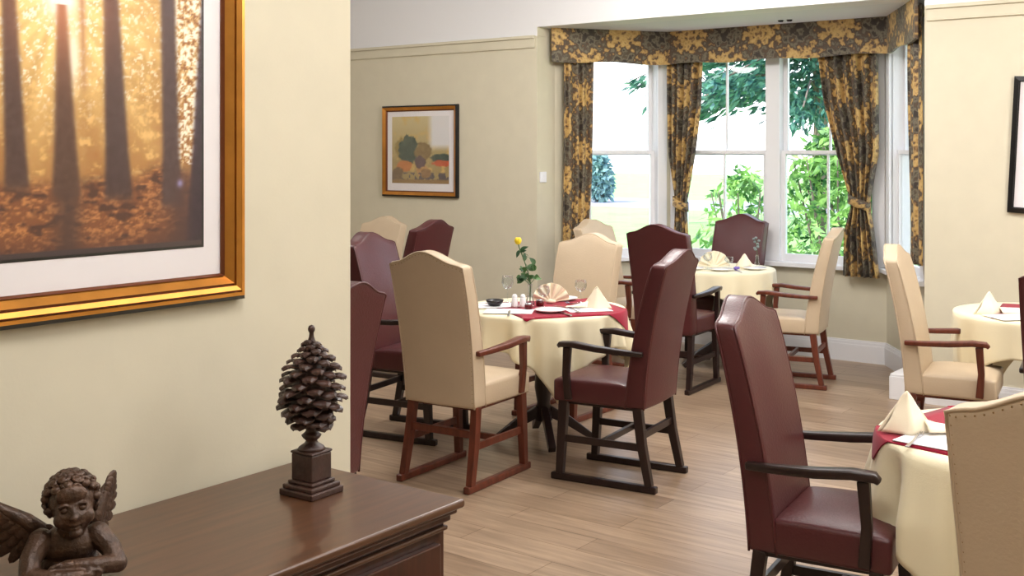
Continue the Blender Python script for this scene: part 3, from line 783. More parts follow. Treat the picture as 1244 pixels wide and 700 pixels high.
def make_chair(label, fabric, wood, studs=False):
    t = thing('dining_chair', label, 'chair', (0, 0, 0))
    bm_, ring = backrest_mesh(); bk = bm_.build('backrest', fabric, t, bevel=.014, smooth=True, seg=3)
    pm = MB()
    for s in (0, 1): pm.tube(ring[s], .0048, 6)
    pm.build('piping', fabric, bk, smooth=True)
    if studs:
        sm = MB()
        for s in (0,):
            R = [Vector(p) for p in ring[s]]; acc = 0
            for a, b in zip(R, R[1:]):
                L = (b-a).length; p = 0
                while acc+(L-p) >= .022:
                    p += .022-acc; acc = 0; q = a+(b-a)*(p/L); c = Vector((q.x*.955, q.y-.004, q.z-(.012 if q.z > 1.06 else 0)))
                    sm.ell(c, (.0024, .0014, .0024), 6, 4)
                acc += L-p
        sm.build('studs', M['stud'], bk, smooth=True)
    st = seat_mesh().build('seat', fabric, t, bevel=.014, smooth=True, seg=3)
    for s in (-1, 1):
        MB().beam([(s*.187, -.195, .39), (s*.192, -.218, .22), (s*.198, -.258, .03)], [.036, .036, .034], [.046, .042, .036]).build('leg', wood, t, bevel=.003)
        MB().beam([(s*.197, .19, .39), (s*.199, .20, .2), (s*.20, .21, .03)], [.036, .036, .034], [.046, .042, .036]).build('leg', wood, t, bevel=.003)
        MB().beam([(s*.199, -.296, .017), (s*.199, .255, .017)], .036, .033).build('skid', wood, t, bevel=.006)
        MB().beam([(s*.193, -.225, .205), (s*.198, .20, .205)], .018, .034).build('side_stretcher', wood, t, bevel=.002)
        arm = MB().beam([(s*.222, -.235, .650), (s*.228, -.14, .652), (s*.236, 0, .660), (s*.236, .12, .672), (s*.228, .19, .668), (s*.226, .205, .655)], [.026, .034, .046, .052, .046, .03], [.024, .026, .028, .028, .026, .02])
        a_ = arm.build('armrest', wood, t, bevel=.006, smooth=True, seg=2)
        MB().beam([(s*.215, .155, .40), (s*.226, .165, .52), (s*.230, .155, .655)], [.028, .026, .028], [.040, .034, .040]).build('arm_post', wood, a_, bevel=.004)
    MB().beam([(-.19, -.01, .205), (.19, -.01, .205)], .03, .02, ref=(0, 0, 1)).build('cross_stretcher', wood, t, bevel=.002)
    MB().beam([(-.185, -.215, .26), (.185, -.215, .26)], .034, .018, ref=(0, 0, 1)).build('cross_stretcher', wood, t, bevel=.002)
    fr = MB(); fr.bb((-.19, .165, .372), (.19, .195, .388)); fr.bb((-.185, -.205, .372), (.185, -.18, .388))
    for s in (-1, 1): fr.bb((s*.170, -.19, .372), (s*.19, .19, .388))
    fr.build('seat_rail', wood, t, bevel=.002)
    return t
G = 'high-backed dining chairs'
chA = make_chair('x', M['maroon'], M['darkwood'])
chB = make_chair('x', M['cream'], M['redwood'], True)
spots = [
 # kind, x, y, rot, height scale, label
 ('m', -2.92, 4.80, 97, 1, 'maroon leather chair to the right of the flower table, its dark skids fully visible'),
 ('c', -3.53, 4.38, 4, 1, 'cream chair seen from behind at the left front of the flower table'),
 ('m', -1.29, 3.42, -83, 1, 'large maroon dining chair in the right foreground facing the near right table'),
 ('c', -0.43, 2.74, -5, 1, 'cream studded chair back cut off by the right edge in the foreground'),
 ('m', -3.72, 6.92, 4, 0.99, 'maroon dining chair with its back to us at the near side of the bay table'),
 ('m', -3.93, 8.06, 178, 0.975, 'maroon dining chair facing us behind the bay table, against the window'),
 ('c', -3.13, 7.48, 102, 0.955, 'cream dining chair in side view at the right of the bay table'),
 ('c', -4.42, 7.42, -92, 0.95, 'pale cream dining chair by the left bay window, half hidden behind another cream chair'),
 ('c', -3.88, 5.76, 181, 0.955, 'cream dining chair facing us on the far side of the flower table'),
 ('m', -4.28, 4.84, -80, 1, 'maroon dining chair with shiny inner back at the left of the flower table'),
 ('m', -3.22, 2.86, 100, 1, 'maroon chair back partly hidden by the near wall edge, above the sideboard end'),
 ('m', -5.55, 6.08, 94, 0.99, 'small distant maroon chair back below the gold-framed landscape'),
 ('c', -6.32, 6.45, 180, 0.95, 'distant cream chair back by the far wall, left of the distant maroon one'),
 ('c', -1.63, 6.0, -81, 0.985, 'cream dining chair in side view at the left of the right-hand table by the wall'),
 ('m', -0.93, 5.5, 2, 1, 'maroon chair of which only a sliver shows at the right edge'),
]
DEEP = {('m', -1.29): .90, ('c', -1.63): .90, ('c', -3.13): .93}
used = set()
for k, x, y, r, hs, lab in spots:
    src = chA if k == 'm' else chB
    if k in used: o = dup(src, (x, y, 0), rad(r), lab, G); o.scale = (1, DEEP.get((k, x), 1), hs)
    else:
        used.add(k); o = src; o.location = (x, y, 0); o.rotation_euler = (0, 0, rad(r)); o['label'] = lab; o['group'] = G; o.scale = (1, DEEP.get((k, x), 1), hs)

# ------------------------------------------------------------------ tables and cloths
TZ = .735
def table(x, y, r, label):
    t = thing('dining_table', label, 'table', (x, y, 0), 0, 'round pedestal tables under cloths')
    MB().lathe([(.001, TZ-.028), (r-.02, TZ-.028), (r-.006, TZ-.022), (r-.004, TZ-.008), (r-.012, TZ), (.001, TZ)], seg=48).build('tabletop', M['darkwood'], t, smooth=False)
    MB().lathe([(.12, TZ-.03), (.12, TZ-.05), (.04, TZ-.08), (.034, .5), (.045, .4), (.05, .3), (.036, .22), (.05, .12)], seg=20, closed=True).build('pedestal', M['darkwood'], t, smooth=True)
    for k in range(4):
        a = PI/4+k*PI/2; c, s = math.cos(a), math.sin(a)
        MB().beam([(c*.03, s*.03, .17), (c*.14, s*.14, .11), (c*.27, s*.27, .02)], [.04, .04, .04], [.06, .05, .035], ref=(-s, c, 0)).build('foot', M['darkwood'], t, bevel=.004)
    return t
def cloth(name, x, y, r, side, ang, label, cat, m, z, seed=0, flare=.03, foldamp=.022, group=None, nfold=13, cx=0, cy=0, clampz=.03, thick=.003):
    """square cloth of the given side laid on a round top of radius r; cx,cy shift its centre"""
    N = 192; rings_in = 8; rings_out = 16; vs = []; rnd = random.Random(seed)
    ph = [rnd.uniform(0, 6.28) for _ in range(4)]
    for j in range(rings_in+rings_out+1):
        for k in range(N):
            th = 2*PI*k/N; dx, dy = math.cos(th), math.sin(th)
            la = th-ang
            # distance to the edge of the shifted square in this direction
            ux, uy = math.cos(la), math.sin(la); sx = cx*math.cos(ang)+cy*math.sin(ang); sy = -cx*math.sin(ang)+cy*math.cos(ang)
            ex = ((side/2 if ux > 0 else -side/2)+sx)/ux if abs(ux) > 1e-6 else 9
            ey = ((side/2 if uy > 0 else -side/2)+sy)/uy if abs(uy) > 1e-6 else 9
            e = min(ex, ey)
            ri = min(r, e)
            if j <= rings_in:
                q = ri*(j/rings_in); vs.append((dx*q, dy*q, z+(.0 if j < rings_in else -.001)))
            else:
                drop = max(0, e-r)*(j-rings_in)/rings_out
                s = min(1, drop/.20)
                corner = abs(math.sin(2*(la)))   # 1 at the corners of the square
                f = foldamp*s*(math.sin(nfold*th+ph[0]+.6*math.sin(3*th+ph[1]))+.45*math.sin(nfold*1.7*th+ph[2]))
                rr = r+.004*min(1, drop/.02)+flare*s*(.25+.75*corner**2)*(1 if corner > .3 else .8)+f
                zz = z-max(0, drop-.004)*(.985)
                if e <= r: rr = ri; zz = z
                vs.append((dx*rr, dy*rr, zz))
    nr = rings_in+rings_out; fs = []
    for j in range(1, nr):
        for k in range(N): fs.append((j*N+k, j*N+(k+1) % N, (j+1)*N+(k+1) % N, (j+1)*N+k))
    for k in range(N): fs.append((0, N+k, N+(k+1) % N))
    mb = MB(); mb.add(vs, fs)
    o = mb.build(name, m, None, smooth=True, fix=False); o.location = (x, y, 0)
    bm = bmesh.new(); bm.from_mesh(o.data); bmesh.ops.remove_doubles(bm, verts=bm.verts, dist=1e-5); bmesh.ops.dissolve_degenerate(bm, edges=bm.edges, dist=1e-6); bmesh.ops.recalc_face_normals(bm, faces=bm.faces); bm.to_mesh(o.data); bm.free()
    o.data.polygons.foreach_set('use_smooth', [True]*len(o.data.polygons))
    md = o.modifiers.new('thickness', 'SOLIDIFY'); md.thickness = thick; md.offset = 1
    return tag(o, label, cat, group)
T1 = (-3.585, 5.12, .45); T2 = (-.77, 3.63, .43); T3 = (-3.77, 7.65, .41); T4 = (-1.30, 6.52, .46)
GC = 'cream table cloths'
table(*T1, 'round table with the yellow rose vase, under a cream cloth with a hanging front corner')
cloth('tablecloth', *T1, 1.26, rad(-1), 'cream cloth whose pointed corner hangs at the front of the flower table', 'tablecloth', M['cloth'], TZ+.003, 1, foldamp=.036, nfold=15, group=GC)
table(*T2, 'round table in the right foreground under a long cream cloth')
cloth('tablecloth', *T2, 1.38, rad(38), 'cream cloth with deep folds on the right foreground table', 'tablecloth', M['cloth'], TZ+.003, 5, foldamp=.036, nfold=13, group=GC)
table(*T3, 'round table standing in the window bay under a cream cloth')
cloth('tablecloth', *T3, 1.12, rad(10), 'cream cloth on the small table in the window bay', 'tablecloth', M['cloth'], TZ+.003, 8, group=GC, foldamp=.012, flare=.015)
table(*T4, 'round table by the right-hand wall under a cream cloth, cut by the right edge')
cloth('tablecloth', *T4, 1.30, rad(-3), 'cream cloth on the table by the right-hand wall', 'tablecloth', M['cloth'], TZ+.003, 12, group=GC, foldamp=.010, flare=.0)
# burgundy slip cloths
GB = 'burgundy slip cloths'; z2 = TZ+.0075
cloth('slip_cloth', T1[0], T1[1], T1[2]+.004, .66, rad(-34), 'burgundy square laid over the cream cloth of the flower table, corner hanging at its right', 'slip cloth', M['burgundy'], z2, 21, flare=.06, foldamp=.002, group=GB, cx=.10, cy=.02)
cloth('slip_cloth', T2[0], T2[1], T2[2]+.004, .66, rad(-14), 'burgundy square laid over the cream cloth of the right foreground table', 'slip cloth', M['burgundy'], z2, 22, flare=.035, foldamp=.002, group=GB, cx=-.055, cy=-.015)
cloth('slip_cloth', T4[0], T4[1], T4[2]+.004, .66, rad(8), 'burgundy square laid over the cream cloth of the table by the right-hand wall', 'slip cloth', M['burgundy'], z2, 23, flare=.03, foldamp=.002, group=GB, cx=.09, cy=.0)

# ------------------------------------------------------------------ tableware
ZS = TZ+.0112; ZC = TZ+.0066
def at(T, dx, dy, z=ZS): return (T[0]+dx, T[1]+dy, z)
def plate(loc, r, label, group='white side plates'):
    p = MB().lathe([(.001, 0), (r*.55, 0), (r*.6, .003), (r, .014), (r, .017), (r*.6, .007), (r*.5, .005), (.001, .005)], seg=32)
    o = p.build('side_plate', M['china'], smooth=True); o.location = loc; return tag(o, label, 'plate', group)
def mat_card(loc, w, h, rz, label):
    o = MB().box((0, 0, .0015), (w, h, .003)).build('place_mat', M['paper'], bevel=.001); o.location = loc; o.rotation_euler = (0, 0, rz); return tag(o, label, 'place mat', 'white place mats')
def napkin_point(loc, rz, label, s=1):
    """bishop-like folded napkin: an upright point with a wide tail"""
    t = thing('napkin', label, 'napkin', loc, rz, 'cream folded napkins')
    m = MB(); w, h, d = .085*s, .125*s, .05*s
    def fn(u, v):
        a = (u*2-1); ww = w*(1-v)**.8*(1-.12*math.sin(v*PI)); x = a*ww*.95; y = -d*(1-abs(a))*(1-v*.85)*1.0-.006*math.sin(v*6)
        return (x, y, h*v)
    m.grid(fn, 12, 12)
    m.build('front_fold', M['napkin'], t, smooth=True, solid=.004, fix=False)
    m = MB()
    def fn2(u, v):
        a = (u*2-1); ww = w*1.05*(1-v)**.85; return (a*ww, .038*(1-abs(a))*(1-v)*s+.004, h*.93*v)
    m.grid(fn2, 12, 12); m.build('back_fold', M['napkin'], t, smooth=True, solid=.004, fix=False)
    m = MB()
    def fn3(u, v):
        a = (u*2-1); return (.05*s+.13*s*v, a*.055*s*(1-.55*v), .035*s*(1-v)**1.3*(1-a*a*.8)+.004)
    m.grid(fn3, 10, 10); m.build('tail', M['napkin'], t, smooth=True, solid=.004, fix=False)
    return t
def napkin_fan(loc, rz, label, s=1):
    t = thing('napkin', label, 'napkin', loc, rz, 'cream folded napkins')
    m = MB(); n = 48
    def fn(u, v):
        a = PI*(.04+.92*u); rr = (.02+.085*v)*s; return (-math.cos(a)*rr, .014*v*math.sin(u*PI*13)*s, math.sin(a)*rr+.008)
    m.grid(fn, n*2, 6); m.build('fan', M['napkin'], t, smooth=False, solid=.003, fix=False)
    m = MB().ell((0, 0, .012*s), (.03*s, .02*s, .012*s), 12, 8); m.build('base_fold', M['napkin'], t, smooth=True)
    return t
def wineglass(loc, label, h=.15, r=.034):
    t = thing('wine_glass', label, 'glass', loc, 0, 'stemmed glasses')
    MB().lathe([(.001, .0), (r*.95, .0), (r*.9, .003), (.006, .007), (.0035, .012), (.0035, h*.45), (.006, h*.48)], seg=20).build('stem', M['glass'], t, smooth=True)
    MB().lathe([(.004, h*.48), (r*.7, h*.55), (r, h*.72), (r*.98, h*.85), (r*.86, h), (r*.83, h), (r*.94, h*.85), (r*.96, h*.72), (r*.66, h*.565), (.002, h*.50)], seg=24).build('bowl', M['glass'], t, smooth=True)
    return t
def knife(loc, rz, label):
    t = thing('knife', label, 'knife', loc, rz, 'table knives')
    MB().beam([(0, -.11, .004), (0, -.02, .0045)], [.012, .010], [.006, .006]).build('handle', M['steel'], t, bevel=.002)
    MB().beam([(0, -.02, .0035), (0, .05, .0035), (.002, .10, .0035)], [.012, .016, .005], [.002, .002, .0015]).build('blade', M['steel'], t); return t
def fork(loc, rz, label):
    t = thing('fork', label, 'fork', loc, rz, 'table forks')
    MB().beam([(0, -.10, .004), (0, -.02, .004), (0, .04, .008)], [.013, .007, .007], [.004, .003, .003]).build('handle', M['steel'], t, bevel=.001)
    m = MB().beam([(0, .04, .008), (0, .055, .005)], [.008, .022], [.003, .002])
    for k in range(4): m.beam([(-.009+.006*k, .054, .005), (-.009+.006*k, .075, .003), (-.009+.006*k, .095, .007)], .0028, .002)
    m.build('tines', M['steel'], t); return t

# flower table setting (T1). local right of view = (.8,.6), towards camera = (.6,-.8)
def vw(T, r, f, z=ZS):   # r metres to the right, f metres towards the near side, along the room diagonal
    return (T[0]+.803*r+.596*f, T[1]+.596*r-.803*f, z)
vx, vy, _ = vw(T1, -.075, .0)
vase = thing('bud_vase', 'slim glass bud vase holding a yellow rose on the flower table', 'vase', (vx, vy, ZS))
MB().lathe([(.001, 0), (.026, 0), (.028, .01), (.022, .04), (.012, .075), (.011, .10), (.015, .125), (.0135, .125), (.0095, .10), (.0105, .075), (.020, .04), (.024, .012), (.001, .008)], seg=24).build('vessel', M['glass'], vase, smooth=True)
MB().lathe([(.001, .009), (.0235, .012), (.0195, .04), (.014, .06), (.001, .06)], seg=20).build('water', M['glass'], vase, smooth=True)
rose = thing('rose', 'single yellow rose with green leaves in the glass bud vase', 'flower', (vx, vy, ZS+.012))
R_ = Vector((.803, .596, 0)); U_ = Vector((0, 0, 1)); N_ = Vector((.596, -.803, 0))
def rp(a, b, c=0): return R_*a+U_*b+N_*c
stem = [rp(0, 0), rp(.002, .12), rp(-.012, .18), rp(-.035, .25), rp(-.055, .30), rp(-.066, .335)]
MB().tube(stem, [.0028]*6, 8).build('stem', M['stem'], rose, smooth=True)
def leaf(mb, base, d, nrm, L, W):
    d = d.normalized(); nrm = (nrm-d*nrm.dot(d)).normalized(); s = d.cross(nrm); vs = []; n = 6
    for i in range(n+1):
        t = i/n; w = W*math.sin(PI*t**.8)*.5; c = base+d*L*t-nrm*.25*L*t*t
        for q in (-1, 0, 1): vs.append(c+s*q*w+nrm*abs(q)*w*.3)
    mb.add(vs, [(3*i+a, 3*i+a+1, 3*i+3+a+1, 3*i+3+a) for i in range(n) for a in (0, 1)])
random.seed(4)
lm_specs = [(rp(-.055, .30), rp(.9, .5, .2), .05, .022), (rp(-.06, .30), rp(-.3, -.8, .4), .045, .02), (rp(-.058, .29), rp(.9, .3, .4), .04, .02)]
for i in range(30):
    b0 = rp(random.uniform(-.055, .035)-.0, random.uniform(.13, .235), random.uniform(-.03, .03)); 
    dirv = rp(random.uniform(-1, 1), random.uniform(-.5, .7), random.uniform(-.8, .9)); lm_specs.append((b0, dirv, random.uniform(.03, .052), random.uniform(.02, .032)))
tw = MB()
for i, (b0, dv, L, W) in enumerate(lm_specs[:20]):
    zz = max(.10, b0.z-.03); tw.tube([rp(-.01*(zz > .15), zz), b0], [.0014, .0011], 5)
tw.build('twigs', M['stem'], rose)
for (b0, dv, L, W) in lm_specs:
    lm_ = MB(); leaf(lm_, b0, dv, N_*.9+U_*.5+R_*random.uniform(-.5, .5), L, W); lm_.build('leaf', M['leafdark'], rose, smooth=True, fix=False)
bud = MB(); hc_ = rp(-.067, .35)
for k in range(9):
    a = k*2.4; r0 = .004+.0012*k
    def fn(u, v, a=a, r0=r0, k=k):
        b_ = a+(u-.5)*2.2; rr = r0*.8+.009*math.sin(PI*min(1, v*.85+.05))
        return (hc_.x+rr*math.cos(b_), hc_.y+rr*math.sin(b_), hc_.z-.016+.036*v-.004*abs(u-.5))
    bud.grid(fn, 6, 6)
bud.build('bloom', M['yellow'], rose, smooth=True, solid=.001, fix=False)
cal = MB()
for k in range(5):
    a = k*2*PI/5; leaf(cal, rp(-.066, .332), Vector((math.cos(a), math.sin(a), .5)), Vector((0, 0, 1)), .018, .008)
cal.build('sepals', M['stem'], rose, fix=False)

napkin_fan(vw(T1, .045, -.12), rad(36), 'fan-folded cream napkin standing at the back of the flower table', 1.02)
napkin_point(vw(T1, .29, .07), rad(205), 'pointed cream napkin at the right of the flower table by the maroon chair', .95)
plate(vw(T1, .03, .22), .085, 'white side plate at the near middle of the flower table')
plate(vw(T1, .12, -.27), .085, 'white side plate beside the fan napkin on the flower table')
mat_card(vw(T1, -.19, .20), .26, .17, rad(30), 'white place mat at the near left of the flower table')
mat_card(vw(T1, -.28, -.02), .26, .16, rad(52), 'white place mat at the left edge of the flower table')
mat_card(vw(T1, .235, .145), .24, .15, rad(50), 'white place mat at the right of the flower table under a pointed napkin')
for (r, f, lab) in ((-.16, .035, 'left white shaker in the middle of the flower table'), (-.115, .04, 'right white shaker in the middle of the flower table')):
    t = thing('shaker', lab, 'shaker', vw(T1, r, f), 0, 'white condiment shakers')
    MB().lathe([(.001, 0), (.019, 0), (.021, .01), (.016, .045), (.014, .055)], seg=18, closed=True).build('pot', M['china'], t, smooth=True)
    MB().lathe([(.015, .055), (.015, .062), (.009, .072), (.001, .074)], seg=18).build('cap', M['china'], t, smooth=True)
d = MB().lathe([(.001, 0), (.028, 0), (.044, .018), (.05, .034), (.046, .034), (.038, .016), (.001, .008)], seg=24).build('dish', M['blackiron'], smooth=True); d.location = vw(T1, -.27, .0, ZS+.003); tag(d, 'small dark dish at the left of the flower table', 'dish')
for (r, f, lab) in ((-.085, .13, 'left dark red preserve pot on the flower table'), (-.02, -.02, 'dark red preserve pot beside the bud vase')):
    t = thing('preserve_pot', lab, 'pot', vw(T1, r, f), 0, 'dark red preserve pots')
    MB().lathe([(.001, 0), (.020, 0), (.022, .006), (.022, .026), (.018, .030)], seg=18, closed=True).build('jar', M['wine'], t, smooth=True)
    MB().lathe([(.019, .030), (.020, .036), (.001, .038)], seg=18).build('lid', M['steel'], t, smooth=True)
wineglass(vw(T1, -.20, -.15), 'stemmed glass at the left of the flower table beside the cream chair back', .155)
wineglass(vw(T1, .215, -.14), 'stemmed glass right of the fan napkin on the flower table', .13)
wineglass(vw(T1, .0, .05), 'stemmed glass in front of the bud vase', .12)
knife(vw(T1, .09, .28), rad(60), 'knife at the near middle of the flower table')
fork(vw(T1, .16, .19, ZS+.0035), rad(50), 'fork on the right place mat of the flower table')
knife(vw(T1, .12, .06), rad(80), 'knife in the centre of the flower table')
fork(vw(T1, .19, -.05), rad(75), 'fork lying between the napkins of the flower table')
knife(vw(T1, -.19, .28), rad(35), 'knife at the near left of the flower table')

# right foreground table (T2)
napkin_point(vw(T2, -.345, -.06, ZS+.004), rad(36), 'large pointed cream napkin on the right foreground table', .98)
mat_card(vw(T2, -.18, .06), .38, .30, rad(-8), 'white place mat under the pointed napkin on the right foreground table')
fork(vw(T2, -.36, .05, ZC+.009), rad(5), 'fork at the left edge of the right foreground table')
plate(vw(T2, .14, -.24, ZS+.004), .09, 'white side plate behind the napkin on the right foreground table')
knife(vw(T2, -.20, .28), rad(65), 'knife beside the place mat on the right foreground table')
# bay table (T3)
napkin_fan(vw(T3, -.04, .05, ZC), rad(40), 'fan-folded cream napkin on the bay table in front of the maroon chair', 1.15)
napkin_point(vw(T3, .19, .02, ZC), rad(30), 'pointed cream napkin at the right of the bay table', .85)
for r, f, lab in ((-.22, .14, 'white side plate at the left of the bay table'), (-.02, .22, 'white side plate at the near edge of the bay table'), (.24, .14, 'white side plate at the right of the bay table')):
    plate(vw(T3, r, f, ZC), .085, lab)
wineglass(vw(T3, -.10, .12, ZC), 'stemmed glass left of the fan napkin on the bay table', .12)
wineglass(vw(T3, .06, .10, ZC), 'stemmed glass between the two napkins on the bay table', .09)
knife(vw(T3, .09, .26, ZC), rad(40), 'knife at the near edge of the bay table')
bx, by, _ = vw(T3, .30, -.06)
bv = thing('bud_vase', 'small clear vase with a grey-green sprig at the right of the bay table', 'vase', (bx, by, ZC))
MB().lathe([(.001, 0), (.022, 0), (.024, .01), (.012, .06), (.013, .09), (.0115, .09), (.010, .06), (.020, .012), (.001, .008)], seg=20).build('vessel', M['glass'], bv, smooth=True)
sp_ = thing('flower_sprig', 'grey-green flower sprig in the small vase on the bay table', 'flower', (bx, by, ZC+.01))
MB().tube([(0, 0, 0), (0, 0, .1), (-.01, 0, .2)], .002, 6).build('stem', M['stem'], sp_)
for k in range(9):
    random.seed(k+50); MB().ell((random.uniform(-.03, .015), random.uniform(-.02, .02), .12+.011*k), (.012, .012, .009), 8, 6).build('blossom', M['silverflower'], sp_, smooth=True)
li = MB()
for k in range(7): li.ell((.014*math.cos(k*2.4)*(k > 0), .014*math.sin(k*2.4)*(k > 0), .014+.003*(k % 2)), (.011, .011, .010), 8, 6)
li = li.build('posy', M['lilac'], smooth=True); li.location = vw(T3, .10, .18, ZC); tag(li, 'tiny lilac posy lying at the near edge of the bay table', 'flower')
# table by the right wall (T4)
napkin_point(vw(T4, -.31, .02, ZC), rad(40), 'pointed cream napkin on the table by the right-hand wall', .95)
mat_card(vw(T4, -.22, .17), .30, .20, rad(45), 'white place mat on the table by the right-hand wall')
mat_card(vw(T4, -.12, -.08), .26, .18, rad(20), 'white place mat behind the napkin on the table by the right-hand wall')
knife(vw(T4, -.08, .16), rad(95), 'knife beside the place mat on the table by the right-hand wall')

# ------------------------------------------------------------------ garden
GZ = -.35
struct(MB().bb((-60, 8.7, GZ-.1), (40, 90, GZ)).build('lawn', M['lawn']))
def path():
    m = MB()
    m.add([(-58, 40, GZ+.004), (38, 26, GZ+.004), (38, 31, GZ+.004), (-58, 47, GZ+.004), (-58, 40, GZ-.02), (38, 26, GZ-.02), (38, 31, GZ-.02), (-58, 47, GZ-.02)], [(0, 1, 2, 3), (7, 6, 5, 4), (0, 4, 5, 1), (1, 5, 6, 2), (2, 6, 7, 3), (3, 7, 4, 0)]); return m
struct(path().build('path', M['path']))
def leafcloud(mb, fn, n, L, W, rnd, droop=.3):
    for i in range(n):
        c = fn(rnd)
        if c is None: continue
        d = Vector((rnd.uniform(-1, 1), rnd.uniform(-1, 1), rnd.uniform(-1, .7)-droop)).normalized(); u = d.orthogonal().normalized(); u.rotate(Matrix.Rotation(rnd.uniform(0, 6.28), 3, d))
        l = L*rnd.uniform(.7, 1.3); w = W*rnd.uniform(.7, 1.2); c = Vector(c)
        mb.add([c, c+d*l*.45+u*w/2, c+d*l, c+d*l*.45-u*w/2], [(0, 1, 2, 3)])
def shrub(x, y, rx, ry, h, n, label, seed, L=.16, W=.045, m='leaf', name='shrub', cat='shrub'):
    rnd = random.Random(seed); t = thing(name, label, cat, (x, y, GZ), 0)
    H_ = h-GZ
    def fn(r):
        a = r.uniform(0, 6.28); q = r.random()**.5; z = r.random()**.8
        s = math.sin(PI*min(1, .25+.75*z))**.5 if z < .97 else .2
        return (math.cos(a)*rx*q*s, math.sin(a)*ry*q*s, H_*(.05+.95*z))
    mb = MB(); leafcloud(mb, fn, n, L, W, rnd); mb.build('foliage', M[m], t, fix=False)
    st = MB()
    for k in range(9):
        a = k*.7; st.tube([(math.cos(a)*.06, math.sin(a)*.06, 0), (math.cos(a)*rx*.35, math.sin(a)*ry*.35, H_*.45), (math.cos(a)*rx*.6, math.sin(a)*ry*.6, H_*.85)], [.02, .014, .006], 6)
    st.build('stems', M['bark'], t)
    return t
def tree(x, y, trunk_r, h, label, seed, crown, n, L, W, m, nb=16):
    rnd = random.Random(seed); t = thing('tree', label, 'tree', (x, y, GZ), 0)
    MB().tube([(0, 0, 0), (.1, 0, h*.3), (0, .1, h*.6), (.05, 0, h)], [trunk_r*1.25, trunk_r, trunk_r*.8, trunk_r*.3], 12).build('trunk', M['bark'], t, smooth=True)
    br = MB(); fol = MB(); z0, z1, R0, R1 = crown
    for k in range(nb):
        a = k*2.39996+seed; z = z0+(z1-z0)*(k/nb); ln = R0+(R1-R0)*(k/nb); ln *= rnd.uniform(.7, 1.1)
        tip = Vector((math.cos(a)*ln, math.sin(a)*ln, z-.12*ln)); base = Vector((0, 0, z+.15)); mid = (base+tip)/2+Vector((0, 0, .12*ln))
        br.tube([base, mid, tip], [trunk_r*.22, trunk_r*.14, .02], 6)
        for j in range(n//nb):
            s = rnd.random()**.7; p = base*(1-s)**2+mid*2*s*(1-s)+tip*s*s
            sp = .13*ln*(1.2-s*.6)
            c = p+Vector((rnd.gauss(0, sp), rnd.gauss(0, sp), rnd.gauss(-.10*ln, sp*.55)))
            d = Vector((math.cos(a), math.sin(a), rnd.uniform(-1, .1)))+Vector((rnd.uniform(-.5, .5), rnd.uniform(-.5, .5), 0)); d.normalize(); u = d.orthogonal().normalized(); u.rotate(Matrix.Rotation(rnd.uniform(0, 6.28), 3, d))
            l = L*rnd.uniform(.6, 1.3); w = W*rnd.uniform(.7, 1.2)
            fol.add([c, c+d*l*.45+u*w/2, c+d*l, c+d*l*.45-u*w/2], [(0, 1, 2, 3)])
    br.build('branches', M['bark'], t, smooth=True); fol.build('foliage', M[m], t, fix=False)
    return t
def G2(px, d):
    t = (px-622)/1371; return d*(-.596+.803*t), d*(.803+.596*t)
x, y = G2(1022, 11.2)
shrub(x, y, .80, .6, 1.86, 2600, 'leafy green shrub filling the right half of the central window', 2, L=.15, W=.05)
x, y = G2(903, 12.6)
shrub(x, y, .62, .5, 1.42, 700, 'low sparse green shrub seen through the left half of the central window', 3, L=.15, W=.05)
x, y = G2(992, 27)
tree(x, y, .17, 8.5, 'tall conifer with drooping blue-green branches beyond the central window', 5, (3.3, 7.5, 3.4, 1.6), 9500, .42, .12, 'conifer', 30)
x, y = G2(828, 31)
tree(x, y, .12, 6.5, 'slender tree behind the tied curtain, its sprays showing in the left bay window', 9, (3.5, 6.2, 1.7, .8), 620, .34, .13, 'conifer', 14)
x, y = G2(727, 44)
shrub(x, y, .5, .5, 1.45, 700, 'pale rounded blue-grey bush on the lawn seen through the left bay window', 14, .35, .2, 'bluetree')

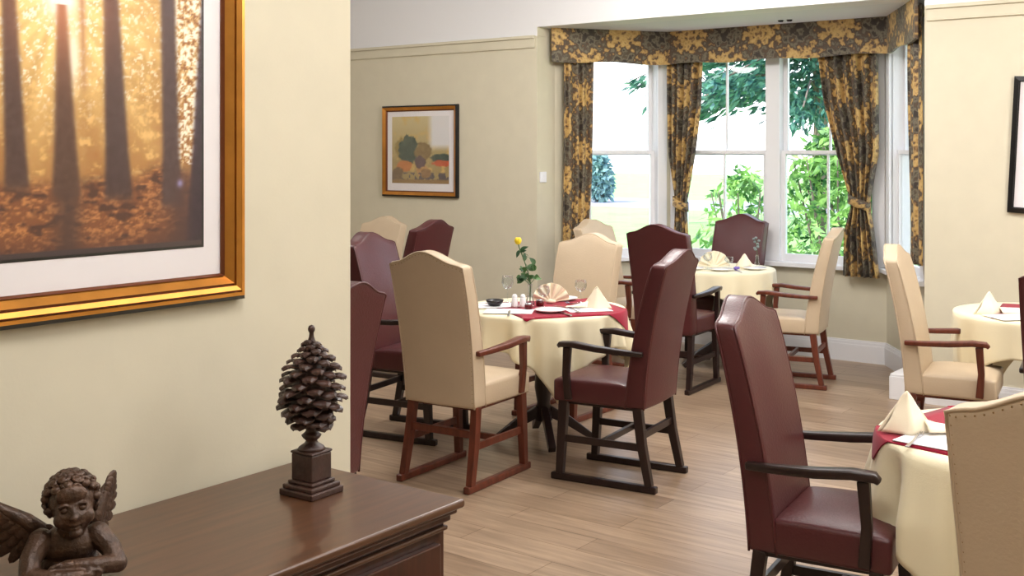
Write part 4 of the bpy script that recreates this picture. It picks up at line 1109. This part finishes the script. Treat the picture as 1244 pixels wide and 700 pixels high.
# ------------------------------------------------------------------ lights
w = bpy.data.worlds.new('sky'); scene.world = w; w.use_nodes = True
nt = w.node_tree; bg = nt.nodes['Background']
tc = nt.nodes.new('ShaderNodeTexCoord'); sep = nt.nodes.new('ShaderNodeSeparateXYZ'); nt.links.new(tc.outputs['Generated'], sep.inputs[0])
r = nt.nodes.new('ShaderNodeValToRGB'); r.color_ramp.elements[0].position = .0; r.color_ramp.elements[1].position = .5
r.color_ramp.elements[0].color = (.93, .96, 1, 1); r.color_ramp.elements[1].color = (.60, .76, 1, 1)
nt.links.new(sep.outputs['Z'], r.inputs['Fac']); nt.links.new(r.outputs['Color'], bg.inputs['Color']); bg.inputs['Strength'].default_value = 3.4
def sun(direction, e, ang=1.0):
    l = bpy.data.lights.new('sun', 'SUN'); l.energy = e; l.angle = rad(ang); l.color = (1, .96, .9)
    o = bpy.data.objects.new('sun', l); COL.objects.link(o); o.rotation_euler = Vector(direction).to_track_quat('-Z', 'Y').to_euler(); o.location = (0, 0, 20)
sun((.25, .62, -.75), 7)
def area(name, loc, size, e, col=(1, .93, .84), sy=None):
    l = bpy.data.lights.new(name, 'AREA'); l.energy = e; l.color = col; l.shape = 'RECTANGLE'; l.size = size; l.size_y = sy or size
    o = bpy.data.objects.new(name, l); COL.objects.link(o); o.location = loc; return o
def fill_point(loc, e, col=(1, .965, .925), r=.26):
    l = bpy.data.lights.new('fill_light', 'POINT'); l.energy = e; l.color = col; l.shadow_soft_size = r
    o = bpy.data.objects.new('fill_light', l); COL.objects.link(o); o.location = loc
fill_point((-3.5, 6.0, 2.80), 72); fill_point((-.3, 5.9, 2.80), 60); fill_point((1.0, 4.6, 2.75), 70); fill_point((-5.8, 4.8, 2.80), 58); fill_point((-.85, 1.1, 2.8), 56)  # added point fills without fixtures, brightening the frieze and near wall
area('fill_area', (-2.2, 4.9, 3.05), 2.2, 55, (1, .98, .96)); area('fill_area', (-.2, 2.9, 3.05), 1.8, 40, (1, .98, .96))  # added area fills under the ceiling, no fixture built, lifting the room light

# ------------------------------------------------------------------ camera
cam = bpy.data.cameras.new('camera'); co = bpy.data.objects.new('camera', cam); COL.objects.link(co)
cam.sensor_fit = 'HORIZONTAL'; cam.sensor_width = 36; cam.lens = 1371/1244*36; cam.shift_y = -(350-185)/1244
co.location = (0, 0, 1.6); co.rotation_euler = (PI/2, 0, rad(36.6)); cam.clip_end = 300
scene.camera = co
vs_ = scene.view_settings; scene.display_settings.display_device = 'sRGB'
vs_.view_transform = 'Standard'; vs_.look = 'None'; vs_.exposure = .07; vs_.gamma = 1; vs_.use_curve_mapping = False
